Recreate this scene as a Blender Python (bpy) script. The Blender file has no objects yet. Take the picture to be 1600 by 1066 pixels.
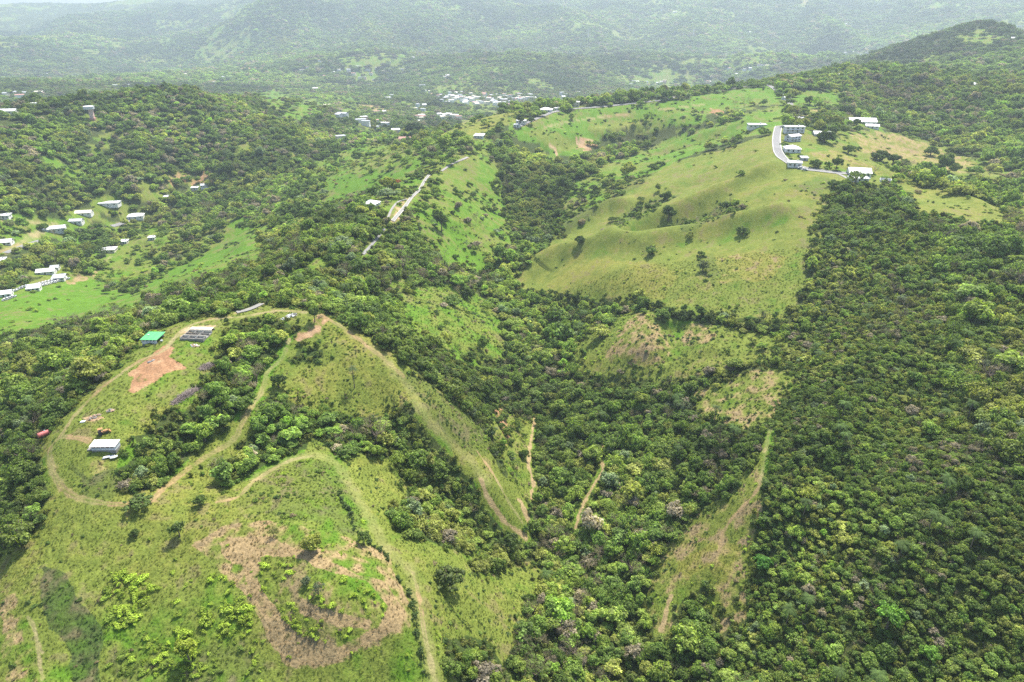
import bpy, bmesh, math, random
import numpy as np
from mathutils import Vector, Matrix

random.seed(7)
RNG = np.random.default_rng(11)
SC = bpy.context.scene
COL = SC.collection
R = math.radians

# ------------------------------------------------------------------ camera
CAM_Z = 150.0
PITCH = R(25.7)
F = 24.0 / 36.0 * 1600.0
cam_data = bpy.data.cameras.new('camera')
cam_data.lens = 24.0
cam_data.sensor_width = 36.0
cam_data.clip_start = 1.0
cam_data.clip_end = 40000.0
cam = bpy.data.objects.new('camera', cam_data)
COL.objects.link(cam)
cam.location = (0, 0, CAM_Z)
cam.rotation_euler = (math.pi / 2 - PITCH, 0, 0)
SC.camera = cam

# ------------------------------------------------------------------ sky, sun, exposure
SUN_EL, SUN_AZ = R(60), R(26)          # azimuth from +Y towards +X
world = bpy.data.worlds.new('World')
SC.world = world
world.use_nodes = True
wn = world.node_tree.nodes
sky = wn.new('ShaderNodeTexSky')
sky.sky_type = 'NISHITA'
sky.sun_disc = False
sky.sun_elevation = SUN_EL
sky.sun_rotation = SUN_AZ
sky.air_density = 1.0
sky.dust_density = 2.0
wn['Background'].inputs['Strength'].default_value = 0.15
world.node_tree.links.new(sky.outputs[0], wn['Background'].inputs['Color'])
sun_data = bpy.data.lights.new('sun', 'SUN')
sun_data.energy = 4.8
sun_data.angle = R(0.5)
sun_data.color = (1.0, 0.95, 0.85)
sun = bpy.data.objects.new('sun', sun_data)
COL.objects.link(sun)
sdir = Vector((math.sin(SUN_AZ) * math.cos(SUN_EL), math.cos(SUN_AZ) * math.cos(SUN_EL), math.sin(SUN_EL)))
sun.rotation_euler = sdir.to_track_quat('Z', 'Y').to_euler()
sun.location = sdir * 900
SC.view_settings.view_transform = 'Standard'
SC.view_settings.look = 'None'
SC.view_settings.gamma = 1.0
SC.view_settings.exposure = 0.9
cy = SC.cycles
SC.render.engine = 'CYCLES'
cy.use_denoising = False
cy.max_bounces = 6
cy.diffuse_bounces = 2
cy.glossy_bounces = 1
cy.transmission_bounces = 3
cy.transparent_max_bounces = 6
cy.volume_bounces = 0
cy.caustics_reflective = False
cy.caustics_refractive = False

# ------------------------------------------------------------------ noise
def _hash(ix, iy, s):
    with np.errstate(over='ignore'):
        h = (ix.astype(np.uint32) * np.uint32(374761393)) ^ (iy.astype(np.uint32) * np.uint32(668265263)) ^ np.uint32((s * 2246822519) & 0xffffffff)
        h = (h ^ (h >> np.uint32(13))) * np.uint32(1274126177)
        h = h ^ (h >> np.uint32(16))
        h = h * np.uint32(2654435761)
        h = h ^ (h >> np.uint32(15))
    return h.astype(np.float64) / 4294967295.0

def vnoise(x, y, wl, s=0):
    x = np.asarray(x, float) / wl + 1000.37 + s * 7.13
    y = np.asarray(y, float) / wl + 1000.71 + s * 3.71
    ix = np.floor(x); iy = np.floor(y)
    fx = x - ix; fy = y - iy
    ix = ix.astype(np.int64); iy = iy.astype(np.int64)
    u = fx * fx * fx * (fx * (fx * 6 - 15) + 10); v = fy * fy * fy * (fy * (fy * 6 - 15) + 10)
    a = _hash(ix, iy, s); b = _hash(ix + 1, iy, s); c = _hash(ix, iy + 1, s); d = _hash(ix + 1, iy + 1, s)
    return (a * (1 - u) + b * u) * (1 - v) + (c * (1 - u) + d * u) * v * 1.0

def fbm(x, y, wl, s=0, n=4):
    t = 0.0; a = 0.5
    for i in range(n):
        t = t + a * (vnoise(x, y, wl, s + i * 17) * 2 - 1)
        wl *= 0.5; a *= 0.5
    return t

def sstep(a, b, x):
    t = np.clip((x - a) / (b - a), 0, 1)
    return t * t * (3 - 2 * t)

# ------------------------------------------------------------------ pixel <-> world
CP, SP = math.cos(PITCH), math.sin(PITCH)
def ray(px, py):
    dx = (np.asarray(px, float) - 800) / F
    v = (np.asarray(py, float) - 533) / F
    return dx, CP - v * SP, -SP - v * CP

def project(x, y, z):
    zz = z - CAM_Z
    depth = y * CP - zz * SP
    up = y * SP + zz * CP
    depth = np.where(depth < 1, 1, depth)
    return 800 + F * x / depth, 533 - F * up / depth, depth
# ------------------------------------------------------------------ the lie of the land: survey points (picture x, y, height)
SURVEY = """
0,1066,-12 150,1066,-10 300,1066,-10 450,1066,-10 600,1066,-16 680,1066,-20 800,1066,-40 900,1066,-54 1000,1066,-50 1150,1066,-36 1300,1066,-24 1450,1066,-16 1600,1066,-8
0,950,-6 150,950,-3 300,950,-2 420,950,-2 510,940,2 620,960,-6 670,950,-13 760,950,-30 830,950,-46 900,950,-51 1000,950,-46 1060,920,-36 1130,900,-26 1250,950,-20 1400,950,-10 1600,950,0
0,850,-4 60,840,0 200,850,3 350,850,4 480,850,5 600,850,-4 700,850,-20 780,850,-40 850,850,-47 950,850,-44 1050,850,-34 1150,830,-18 1300,850,-8 1450,850,2 1600,850,8
0,770,-12 85,770,6 200,780,8 350,750,4 450,725,2 520,720,1 570,770,-4 640,770,-14 720,776,-25 760,756,-22 825,770,-41 900,770,-44 1000,770,-34 1100,770,-22 1190,750,-6 1300,760,2 1450,760,8 1600,760,14
600,565,14 660,640,4 700,690,-9 600,690,-4 690,760,-20 480,660,4 450,620,10 540,590,11 600,630,3
165,700,14 250,620,18 210,560,20 300,560,21 242,530,22 310,520,23 400,495,24 480,490,25 100,690,13 130,640,15 300,690,8 400,600,12 400,700,3 450,550,17 240,740,8 330,640,14
30,700,0 0,650,-8 80,620,4 180,520,4 250,480,-2 330,460,6 400,420,-5 450,370,-10 500,330,-12
420,465,22 490,450,20 570,395,20 610,345,22 640,310,23 665,275,24 730,247,27 780,215,30 810,197,36 850,182,41 930,165,46 1000,158,49 1080,149,54 1150,140,58 1200,133,62
640,420,2 600,460,6 700,380,2 760,420,-12 800,480,-24 700,480,-4 640,520,6 760,540,-18 720,580,-9 800,560,-30 800,640,-36 760,650,-22 840,700,-42 740,330,5 800,330,-8 830,390,-18 780,280,8 860,300,2 720,280,18 850,245,14 900,235,17 820,240,16 760,240,22 950,215,22 1050,190,38 1120,172,48
980,255,16 1060,228,28 1140,205,42 1200,185,55 1030,215,22 940,245,10
1100,250,36 1000,280,20 940,310,8 1150,290,32 1050,320,18 960,360,4 870,390,-10 1200,250,47 1250,290,43 1280,310,40 1180,345,26 1080,375,12 940,385,2 830,440,-20 1250,350,32 1240,420,20 1150,420,14 1050,430,6 950,440,-4 880,450,-14 1200,480,8 1100,485,2 1000,478,-8 930,468,-14
1215,230,52 1213,205,55 1240,200,58 1300,272,45 1340,274,44
1000,497,-7 1000,540,-10 920,550,-24 1080,510,-3 1150,520,1 1200,540,4 1000,590,-20 900,600,-34 1100,580,-8 1160,610,-4 1220,600,2
1000,680,-28 1100,680,-16 1200,680,-2 900,680,-40 935,715,-38
1300,400,28 1300,500,14 1300,600,8 1300,680,5 1400,330,40 1400,420,30 1400,550,18 1400,680,10 1500,335,42 1500,450,30 1500,600,20 1600,400,38 1600,500,30 1600,650,20
1500,290,28 1400,250,36 1450,240,32 1380,210,42 1345,190,48 1280,210,52 1300,240,48 1350,250,42 1550,270,30 1600,300,30 1600,240,34 1500,210,38 1450,180,44 1400,150,56 1350,110,72 1300,120,68 1250,135,64 1550,150,62 1600,180,52 
1000,140,-75 900,150,-75 1000,125,-80 1100,125,-80 1200,115,-75 1280,100,-70 800,150,-80 700,150,-75 700,180,-60 640,212,0 690,212,14 740,190,34 600,215,-35 550,225,-30 600,190,-60 520,190,-50 560,165,-60 450,165,-45 620,160,-70
500,270,-22 560,260,0 600,290,8 540,310,-5
0,140,-70 100,130,-80 200,125,-80 300,120,-80 400,115,-75 500,125,-75 600,120,-78 700,100,-62 800,110,-70
"""
# the same with a distance instead of a height, for what rises above eye level
FAR = """
290,143,1110 200,159,1100 145,196,1040 60,171,1090 0,183,1070 350,161,1150 430,161,1400 145,220,985 0,225,960 60,200,1010 250,220,1000 350,215,1010 400,200,1010 150,250,935 300,250,950 0,260,890 400,250,900 150,290,880 0,300,840 300,295,880 350,290,870 150,335,830 0,340,790 230,335,830 300,330,815 420,300,800 150,370,780 50,370,770 0,400,710 150,400,715 300,380,690 240,380,720 60,445,630 0,455,615 150,445,630 200,450,600 350,380,655 100,480,560 0,500,530 100,500,520 150,530,430 60,530,450 0,560,385 100,560,365 300,430,510 480,240,930 500,92,3100 500,60,4154 500,38,4544 500,15,4984 600,92,3045 600,60,4026 600,38,4416 600,15,4856 700,92,2989 700,60,3898 700,38,4288 700,15,4728 800,92,3063 800,60,4069 800,38,4459 800,15,4898 900,92,3008 900,60,3941 900,38,4331 900,15,4770 1000,92,3082 1000,60,4111 1000,38,4502 1000,15,4941 1100,92,3026 1100,60,3983 1100,38,4374 1100,15,4813 1200,92,3100 1200,60,4154 1200,38,4544 1200,15,4984 1300,92,3045 1300,60,4026 1300,38,4416 1300,15,4856 1400,38,4288 1400,15,4728 1500,38,4459 1500,15,4898 1600,38,4331 1600,15,4770 400,90,4026 400,60,4453 300,90,4514 200,90,4758 100,100,4392 0,100,4270 0,130,2700 -100,130,2700 0,70,4758 100,75,4880 200,65,5246 300,55,5490 420,25,4514 470,2,4758 600,-2,5124 800,-4,5368 1000,-4,5246 1200,-6,5246 1400,-8,5368 1600,-10,5490 600,-60,6832 800,-60,6832 1000,-60,6832 1200,-60,6832 1400,-60,6832 1600,-60,6832 1800,-50,6832 140,16,7564 200,6,7564 300,1,7564 400,-8,7686 60,30,6832 0,32,6832 0,16,9020 70,13,9020 120,17,9020 -200,16,8800 -200,60,5490 1800,0,5368 300,40,9350 100,60,11000 -100,40,11000 600,0,10450 1000,0,10450 1500,0,10450 1540,35,1950 1500,42,1930 1450,63,1900 1400,83,1850 1350,100,1800 1600,56,1950 1545,95,1600 1600,90,1550 1470,110,1550 1400,112,1560 1385,120,1420 1550,125,1330 1470,128,1330
"""
# (azimuth deg, distance, height) beyond the frame and behind hills
POLAR = """
-55,45,-14 -30,45,-14 0,45,-38 30,45,-40 55,45,-20 -48,90,-14 48,90,-18 -50,160,-10 -50,250,-40 -50,450,-90 -50,800,-90 -50,1000,20 -50,2000,-70 50,150,0 50,250,18 50,400,34 50,600,28 50,900,60 50,1250,62 48,2000,60 44,2300,60 40,2400,0
38,2950,-20 38,1950,85 26,2500,-60 29,2650,-50 22,1700,-70 33,2750,-20 24,1600,-60 42,3000,-40 50,3000,-30 -20,1500,-60 -27,1500,-60 -34,1500,-60 -40,1400,-50 50,4000,80 -50,3500,-60
"""
def _pairs(t): return [tuple(float(v) for v in w.split(',')) for w in t.split()]
ctl = []
for px, py, z in _pairs(SURVEY):
    dx, dy, dz = ray(px, py); t = (z - CAM_Z) / dz
    ctl.append((dx * t, dy * t, z))
for px, py, rr in _pairs(FAR):
    dx, dy, dz = ray(px, py); t = rr / math.hypot(dx, dy)
    ctl.append((dx * t, dy * t, CAM_Z + dz * t))
for az, rr, z in _pairs(POLAR):
    ctl.append((rr * math.sin(R(az)), rr * math.cos(R(az)), z))
ctl = np.array(ctl)
cu = np.arctan2(ctl[:, 0], ctl[:, 1]); cv = np.log(np.hypot(ctl[:, 0], ctl[:, 1]))
def _tps(d2):
    return np.where(d2 > 1e-12, 0.5 * d2 * np.log(np.maximum(d2, 1e-12)), 0)
_n = len(ctl)
_A = np.zeros((_n + 3, _n + 3))
_A[:_n, :_n] = _tps((cu[:, None] - cu) ** 2 + (cv[:, None] - cv) ** 2) + np.eye(_n) * 2e-4
_A[:_n, _n:] = np.stack([np.ones(_n), cu, cv], 1); _A[_n:, :_n] = _A[:_n, _n:].T
_w = np.linalg.solve(_A, np.concatenate([ctl[:, 2], np.zeros(3)]))
GU = np.linspace(R(-60), R(60), 361); GV = np.linspace(math.log(30), math.log(12500), 620)
BASE = np.zeros((len(GV), len(GU)))
for _i, _v in enumerate(GV):
    BASE[_i] = _tps((GU[:, None] - cu) ** 2 + (_v - cv) ** 2) @ _w[:_n] + _w[_n] + _w[_n + 1] * GU + _w[_n + 2] * _v

def height0(x, y):
    x = np.asarray(x, float); y = np.asarray(y, float)
    r = np.hypot(x, y)
    u = (np.arctan2(x, y) - GU[0]) / (GU[1] - GU[0]); v = (np.log(np.maximum(r, 31)) - GV[0]) / (GV[1] - GV[0])
    u = np.clip(u, 0, len(GU) - 1.001); v = np.clip(v, 0, len(GV) - 1.001)
    iu = u.astype(int); iv = v.astype(int); fu = u - iu; fv = v - iv
    b = (BASE[iv, iu] * (1 - fu) + BASE[iv, iu + 1] * fu) * (1 - fv) + (BASE[iv + 1, iu] * (1 - fu) + BASE[iv + 1, iu + 1] * fu) * fv
    near = 1.7 * fbm(x, y, 42, 3, 3)
    mid = sstep(350, 800, r) * 7 * fbm(x, y, 120, 9, 3)
    az = np.arctan2(x, y)
    rid = (0.42 - np.abs(fbm(az * 4200 + .12 * r, r * .38, 620, 21, 4))) * 190 - 40
    far = sstep(2500, 3900, r) * rid * (0.25 + 0.75 * sstep(-60, 90, b))
    return b + near + mid + far

# spurs (+) and runnels (-) of the grazed hills: height m, half-width m, course in the picture
CRESTS = """
9,11 1236,246 1180,278 1112,309 1057,331 1007,351 960,374 925,390
10,12 1282,318 1235,333 1200,344 1167,351 1120,362 1075,374 1000,384 922,390 870,402 832,416 806,450
7,9 1000,312 950,325 905,349 870,370 837,396
-5,11 1150,318 1100,334 1050,350 1000,366 960,382
-3,11 1120,268 1050,300 990,325 940,350
4,8 1290,262 1350,262 1400,280 1460,296 1520,318 1570,342
5,10 1230,172 1160,196 1080,220 1010,244 960,262
-5,9 1190,205 1120,216 1050,236 990,256
5,9 920,212 960,205 1010,196
-5,8 905,215 880,235
-4,7 1000,200 980,222
4,7 880,200 858,222 850,238
2,12 940,520 990,496 1010,500 1010,540 1000,570
-4,8 1055,500 1050,530 1060,565
2,9 1110,508 1120,530 1105,560
-5,14 1330,700 1240,760 1170,900 1060,1000
-4,14 1500,520 1420,620 1330,760 1250,920
4,16 1420,480 1340,600 1270,720 1200,860
5,14 640,420 690,440 740,470
-5,12 700,340 740,400 770,450
5,14 480,330 420,360 360,400
-6,16 420,330 340,370 260,420
6,20 260,220 220,260 190,320
-8,20 330,220 300,270 280,310
-8,20 150,230 120,280 90,330
7,20 400,210 360,260 350,290
"""
_crests = []
def height(x, y):
    h = height0(x, y)
    if not _crests: return h
    sh = h.shape; h = h.ravel().copy(); fx = np.broadcast_to(np.asarray(x, float), sh).ravel(); fy = np.broadcast_to(np.asarray(y, float), sh).ravel()
    for a, w, p in _crests:
        lo = p.min(0) - 2.6 * w; hi = p.max(0) + 2.6 * w
        b = np.nonzero((fx > lo[0]) & (fx < hi[0]) & (fy > lo[1]) & (fy < hi[1]))[0]
        if not len(b): continue
        bx, by = fx[b], fy[b]; d2 = np.full(len(b), 1e9); tt = np.zeros(len(b)); m = len(p) - 1
        for i in range(m):
            ex, ey = p[i + 1] - p[i]; L = ex * ex + ey * ey + 1e-9
            t = np.clip(((bx - p[i, 0]) * ex + (by - p[i, 1]) * ey) / L, 0, 1)
            q = (bx - p[i, 0] - t * ex) ** 2 + (by - p[i, 1] - t * ey) ** 2
            k = q < d2; d2[k] = q[k]; tt[k] = (i + t[k]) / m
        h[b] += a * np.exp(-d2 / (w * w)) * sstep(0, .18, tt) * sstep(1, .82, tt)
    return h.reshape(sh)

_rs = np.concatenate([np.geomspace(60, 700, 900), np.geomspace(702, 11500, 900)])
def hit(px, py):
    """where the sight line through a picture point meets the ground"""
    px = np.atleast_1d(np.asarray(px, float)); py = np.atleast_1d(np.asarray(py, float))
    dx, dy, dz = ray(px, py)
    hl = np.hypot(dx, dy)
    X = (dx / hl)[:, None] * _rs; Y = (dy / hl)[:, None] * _rs
    g = height(X, Y) - (CAM_Z + (dz / hl)[:, None] * _rs)
    below = g > 0
    k = np.where(below.any(1), below.argmax(1), len(_rs) - 1)
    k = np.maximum(k, 1); i = np.arange(len(px))
    g0, g1 = g[i, k - 1], g[i, k]
    t = np.clip(-g0 / np.where(np.abs(g1 - g0) < 1e-9, 1, g1 - g0), 0, 1)
    rr = _rs[k - 1] + t * (_rs[k] - _rs[k - 1])
    x = dx / hl * rr; y = dy / hl * rr
    return x, y, rr

_new = []
for _l in CRESTS.strip().splitlines():
    (_a, _w), *_p = _pairs(_l)
    _p = np.array(_p); _x, _y, _ = hit(_p[:, 0], _p[:, 1]); _new.append((_a, _w, np.stack([_x, _y], 1)))
_crests += _new
# ------------------------------------------------------------------ land cover: outlines traced on the photograph, laid on the ground
# forest (tree chance), dry 0 lush .. 1 straw, dirt 0..1 (bare red earth), dead 0..1 (pinkish cut grass), scrub (bush chance)
def _pl(t): return [tuple(float(v) for v in w.split(',')) for w in t.split()]
COVER = [
 # --- lower left farm clearing
 (dict(forest=0, dry=.5, scrub=.10), "0,862 30,850 48,835 60,800 85,772 78,740 60,712 60,688 85,672 115,632 150,598 180,572 210,546 222,522 250,510 300,498 360,490 420,482 480,480 508,492 545,513 605,543 655,585 700,620 742,648 765,690 775,722 805,760 830,792 826,842 800,846 770,852 740,870 730,900 800,884 850,876 852,900 830,940 806,1000 800,1120 -150,1120 -150,862"),
 (dict(forest=0, dry=.36, scrub=.02), "90,690 120,640 180,575 225,545 300,520 350,530 320,575 285,620 235,650 200,680 190,740 130,760 95,740"),
 (dict(forest=0, dry=.25, scrub=.02), "232,590 262,560 285,552 330,545 320,575 280,610 240,640 225,618"),
 (dict(forest=0, dry=.6, scrub=.5), "455,570 520,520 560,540 610,580 650,640 640,660 560,650 480,635 440,610"),
 (dict(forest=0, dry=.35, scrub=.75, dark=.5), "610,560 660,592 700,622 745,652 768,700 740,715 700,690 665,645 635,600"),
 (dict(forest=0, dry=.72, scrub=.30), "505,500 545,515 605,545 630,585 600,570 560,545 520,525"),
 (dict(forest=0, dry=.75, scrub=.25), "540,715 600,725 640,765 630,800 600,820 575,790 550,750"),
 (dict(forest=0, dry=.5, scrub=.5, dark=.3), "410,745 460,722 510,722 545,760 570,810 560,840 480,815 400,800 370,790"),
 (dict(forest=0, dry=.45, scrub=.7), "690,900 800,885 850,878 830,940 806,1000 800,1070 690,1040 668,960"),
 (dict(forest=0, dry=.5, dead=.42, scrub=.08), "300,850 350,825 420,815 480,825 560,840 610,870 640,940 640,975 600,1005 540,1035 490,1050 445,1035 415,995 395,945 350,890"),
 (dict(forest=0, dry=.55, dead=.84, scrub=.06), "345,850 400,835 470,860 560,895 600,905 632,950 625,980 590,1002 540,1030 490,1046 450,1030 420,990 398,940 380,890"),
 (dict(forest=0, dry=.42, dead=.1, scrub=.45, lime=.5), "402,870 450,868 515,893 572,905 604,942 588,985 532,1012 482,996 432,955 406,910"),
 (dict(forest=0, dry=.5, dead=.6, scrub=.05), "470,930 520,955 580,975 575,990 520,975 470,950"),
 (dict(forest=0, dry=.3, dead=.2, scrub=.35, dark=.85), "60,890 105,895 120,930 160,980 160,1066 120,1066 95,1000 70,960"),
 (dict(forest=0, dry=.45, scrub=.85, lime=1), "150,930 190,890 250,905 230,945 205,990 165,980"),
 (dict(forest=0, dry=.45, scrub=.85, lime=1), "280,920 310,895 360,900 400,960 390,1000 330,1010 300,1000 260,990"),
 (dict(forest=0, dry=.45, scrub=.7, dark=.25, lime=.5), "230,990 330,1005 400,1000 420,1050 400,1080 200,1080 160,1040"),
 (dict(forest=0, dry=.55, dead=.35, scrub=.3), "0,930 25,920 45,1000 60,1066 0,1066"),
 (dict(forest=0, dry=.45, dead=.15, scrub=.3, dark=.55), "110,720 190,715 195,755 175,780 130,770"),
 # woods inside the clearing
 (dict(forest=1.0), "186,752 190,700 205,690 235,660 268,640 300,610 335,565 355,530 365,505 400,498 445,505 478,510 452,538 432,575 410,600 398,630 378,645 372,662 335,672 330,690 300,695 292,722 255,752 210,768"),
 (dict(forest=1.0), "335,745 352,718 380,692 430,668 478,685 476,708 432,732 388,752 352,760"),
 (dict(forest=1.0), "380,650 400,622 440,612 480,640 540,648 600,650 640,628 664,640 668,660 700,692 722,738 748,760 752,790 785,822 778,852 722,862 690,852 640,832 613,812 636,772 628,732 600,716 545,710 522,705 500,690 470,678 420,663"),
 (dict(forest=1.0), "448,562 478,540 503,545 503,556 470,566"),
 (dict(forest=.9), "695,1010 730,988 770,1008 792,1050 770,1070 720,1070"),
 # --- gully clearings
 (dict(forest=.13, dry=.16, scrub=.4), "648,302 700,254 772,246 784,300 802,385 765,428 700,418 650,348"),
 (dict(forest=.15, dry=.18, scrub=.4), "622,462 700,440 785,480 798,560 745,575 680,545 630,510"),
 (dict(forest=.42, dry=.22, scrub=.5), "100,372 250,345 420,325 435,420 340,470 240,490 100,505"),
 (dict(forest=.12, dry=.16, scrub=.5), "480,262 560,225 660,225 655,285 610,330 560,320 500,320"),
 (dict(forest=.05, dry=.25, scrub=.5), "632,468 700,452 778,484 790,545 745,562 688,535 642,508"),
 (dict(forest=.05, dry=.22, scrub=.4), "684,345 755,352 790,392 745,410 710,404 684,382"),
 (dict(forest=.0, dry=.12, scrub=.1), "690,270 722,252 768,248 772,282 722,294 688,298"),
 (dict(forest=.1, dry=.2, scrub=.4), "650,322 690,298 728,302 722,345 680,356 650,350"),
 (dict(forest=.0, dry=.1, scrub=.1), "500,306 560,272 640,254 650,274 590,298 535,316"),
 (dict(forest=.1, dry=.35, scrub=.4), "520,246 600,222 650,236 640,262 560,274"),
 (dict(forest=.3, dry=.5, scrub=.6), "760,650 800,648 832,660 835,720 830,790 800,755 782,710"),
 # --- valley at left
 (dict(forest=0, dry=.03, scrub=.12), "-60,472 60,458 105,444 150,434 170,455 235,462 215,485 150,500 70,515 -60,545"),
 (dict(forest=0, dry=.06, scrub=.15), "215,455 265,425 325,396 366,352 412,356 412,402 340,428 285,456 240,470"),
 (dict(forest=.1, dry=.3, scrub=.5), "150,430 190,392 235,396 262,376 258,410 205,440"),
 (dict(forest=.25, dry=.3, scrub=.5), "0,330 60,338 105,345 80,360 40,372 0,372"),
 (dict(forest=0, dry=.5, dead=.6, scrub=.05), "105,440 120,432 150,428 140,438 110,444"),
 (dict(forest=.1, dry=.2, scrub=.3), "175,372 245,358 262,374 200,395"),
 (dict(forest=.1, dry=.25, scrub=.3), "190,288 230,284 235,300 195,300"),
 (dict(forest=0, dry=.3, dirt=.35, dead=.5, scrub=.2), "252,288 275,268 300,265 340,285 330,294 290,282 265,292"),
 (dict(forest=.1, dry=.6, scrub=.2), "80,157 110,160 130,170 100,166"),
 (dict(forest=0, dry=.4, dead=.3, scrub=.2), "132,188 158,186 160,198 135,200"),
 # --- large meadow on the right hill
 (dict(forest=0, dry=.54, scrub=.04), "800,446 826,404 880,362 898,342 940,318 1000,270 1062,252 1132,232 1196,212 1212,205 1222,250 1290,268 1400,288 1316,292 1287,312 1277,380 1257,440 1240,492 1210,502 1132,496 1080,488 1030,480 932,466 862,462 820,452"),
 (dict(forest=0, dry=.32, scrub=.04), "1080,462 1150,440 1240,400 1270,350 1275,385 1240,490 1130,488"),
 (dict(forest=0, dry=.35, scrub=.05), "930,392 1000,395 1080,380 1180,345 1280,310 1270,330 1180,365 1080,400 1000,415"),
 (dict(forest=0, dry=.72, scrub=.05), "830,430 900,400 1000,410 1070,420 1040,470 940,455 860,455"),
 (dict(forest=0, dry=.75, dead=.12, scrub=.06), "1090,400 1180,395 1230,400 1200,440 1110,440"),
 (dict(forest=0, dry=.6, scrub=.05), "980,330 1100,250 1190,225 1200,250 1120,300 1040,330"),
 (dict(forest=.12, dry=.6, scrub=.6, dark=.5), "868,352 930,312 990,275 1030,262 1010,285 960,312 920,345 880,375"),
 (dict(forest=.22, dry=.4, scrub=.8, dark=.4), "1048,350 1100,334 1150,318 1168,326 1120,346 1065,364"),
 (dict(forest=.16, dry=.4, scrub=.8, dark=.4), "950,345 1000,322 1050,300 1062,306 1010,334 960,356"),
 (dict(forest=.1, dry=.5, scrub=.5, dark=.3), "1080,400 1110,395 1125,425 1120,445 1095,430"),
 (dict(forest=.05, dry=.5, scrub=.5, dark=.3), "995,385 1020,380 1035,400 1010,408"),
 (dict(forest=0, dry=.3, scrub=.3, dark=.3), "1240,290 1290,275 1310,285 1270,310"),
 (dict(forest=.16, dry=.45, scrub=.3), "1240,200 1330,202 1420,210 1480,232 1562,268 1575,350 1490,340 1430,322 1400,294 1300,268 1235,254"),
 (dict(forest=.9), "1262,206 1300,204 1312,222 1296,236 1270,228"),
 (dict(forest=.85), "1348,234 1378,222 1400,228 1412,256 1390,274 1360,258"),
 (dict(forest=.92), "1408,270 1440,266 1480,284 1530,306 1590,320 1590,327 1530,318 1470,297 1420,284"),
 (dict(forest=.9), "1425,240 1470,232 1490,246 1450,256"),
 (dict(forest=0, dry=.4, scrub=.15), "1212,205 1240,200 1300,222 1330,205 1400,205 1460,235 1530,255 1552,276 1490,266 1420,243 1400,262 1390,286 1300,262 1235,250"),
 (dict(forest=0, dry=.85, dead=.15, scrub=.12), "1262,238 1300,235 1340,250 1390,275 1350,268 1300,258"),
 (dict(forest=0, dry=.8, dead=.35, scrub=.1), "1335,212 1400,209 1468,232 1550,266 1500,270 1400,248 1340,238"),
 (dict(forest=.1, dry=.5, scrub=.15), "1485,268 1520,270 1550,288 1530,298 1500,288"),
 (dict(forest=0, dry=.55, scrub=.12), "1400,285 1470,295 1572,326 1574,354 1490,347 1430,330"),
 (dict(forest=0, dry=.5, scrub=.1), "1588,288 1640,280 1640,345 1592,340"),
 (dict(forest=.05, dry=.15, scrub=.1), "1570,222 1600,215 1620,240 1580,240"),
 # --- back ridge
 (dict(forest=.22, dry=.2, scrub=.45), "868,345 880,300 925,268 960,272 1010,262 1064,248 1050,258 1000,276 940,314 900,336"),
 (dict(forest=.3, dry=.2, scrub=.4), "640,275 700,235 760,215 770,240 700,262"),
 (dict(forest=.3, dry=.15, scrub=.4), "560,470 620,430 640,440 600,480"),
 (dict(forest=.3, dry=.2, scrub=.4), "430,420 500,400 520,415 450,440"),
 (dict(forest=.03, dry=.7, scrub=.2), "690,212 720,192 760,180 800,176 806,190 770,206 730,212"),
 (dict(forest=.02, dry=.1, scrub=.25), "800,202 860,180 930,168 1000,164 1080,152 1150,142 1198,134 1222,148 1215,160 1165,166 1110,178 1100,190 1020,206 960,206 910,240 870,248 845,240 836,222 800,214"),
 (dict(forest=0, dry=.55, scrub=.15), "920,192 985,188 1000,205 960,206 925,215"),
 (dict(forest=0, dry=.45, scrub=.2), "812,205 850,200 905,222 880,240 850,236 836,215"),
 (dict(forest=.0, dry=.13, scrub=.1), "1080,150 1198,134 1222,148 1210,162 1165,166 1120,172"),
 (dict(forest=0, dry=.22, scrub=.12), "925,266 1000,236 1062,212 1132,192 1200,168 1232,164 1240,182 1222,198 1196,208 1132,222 1062,248 1010,266 950,282"),
 (dict(forest=0, dry=.15, scrub=.08), "1236,140 1312,140 1314,166 1270,172 1238,162"),
 (dict(forest=0, dry=.8, dead=.4, scrub=.1), "1250,170 1285,172 1282,182 1255,182"),
 (dict(forest=0, dirt=.75, pale=.5, dry=.6, scrub=0), "854,222 862,224 880,243 872,246"),
 (dict(forest=0, dirt=.8, pale=.45, dry=.6, scrub=0), "900,224 920,220 930,222 922,240 908,240"),
 (dict(forest=0, dirt=.75, dry=.6, scrub=0), "1102,170 1130,172 1128,179 1112,176"),
 (dict(forest=0, dirt=.3, pale=.5, dry=.6, scrub=0), "610,346 618,324 634,311 642,312 634,330 618,348"),
 # --- brown knoll and clearings in the right-hand wood
 (dict(forest=.04, dry=.45, scrub=.65), "888,555 935,506 1000,480 1052,494 1080,500 1132,510 1202,518 1238,532 1195,566 1105,584 1050,596 1000,592 955,590 905,578"),
 (dict(forest=0, dry=.7, dead=.38, scrub=.6), "960,520 1000,490 1040,500 1052,540 1030,575 985,570 950,550"),
 (dict(forest=0, dry=.7, dead=.45, scrub=.5), "1060,510 1110,505 1120,530 1070,540"),
 (dict(forest=0, dry=.5, dead=.28, scrub=.45), "1082,615 1142,588 1234,573 1232,608 1208,655 1160,672 1100,655"),
 (dict(forest=.02, dry=.45, dead=.2, scrub=.5), "1198,690 1192,770 1175,840 1172,880 1160,975 1118,990 1108,912 1066,935 1044,990 1014,975 1016,892 1042,852 1106,792 1152,762 1182,700"),
 (dict(forest=0, dry=.75, dead=.2, scrub=.15), "1060,880 1120,850 1160,850 1150,900 1130,930 1105,890 1070,905"),
 (dict(forest=0, dry=.1, scrub=.1), "1378,318 1395,312 1402,325 1382,332"),
 # --- valley floor and far slopes
 (dict(forest=.05, dry=.08, scrub=.1), "396,147 428,138 455,150 450,170 420,172"),
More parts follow.
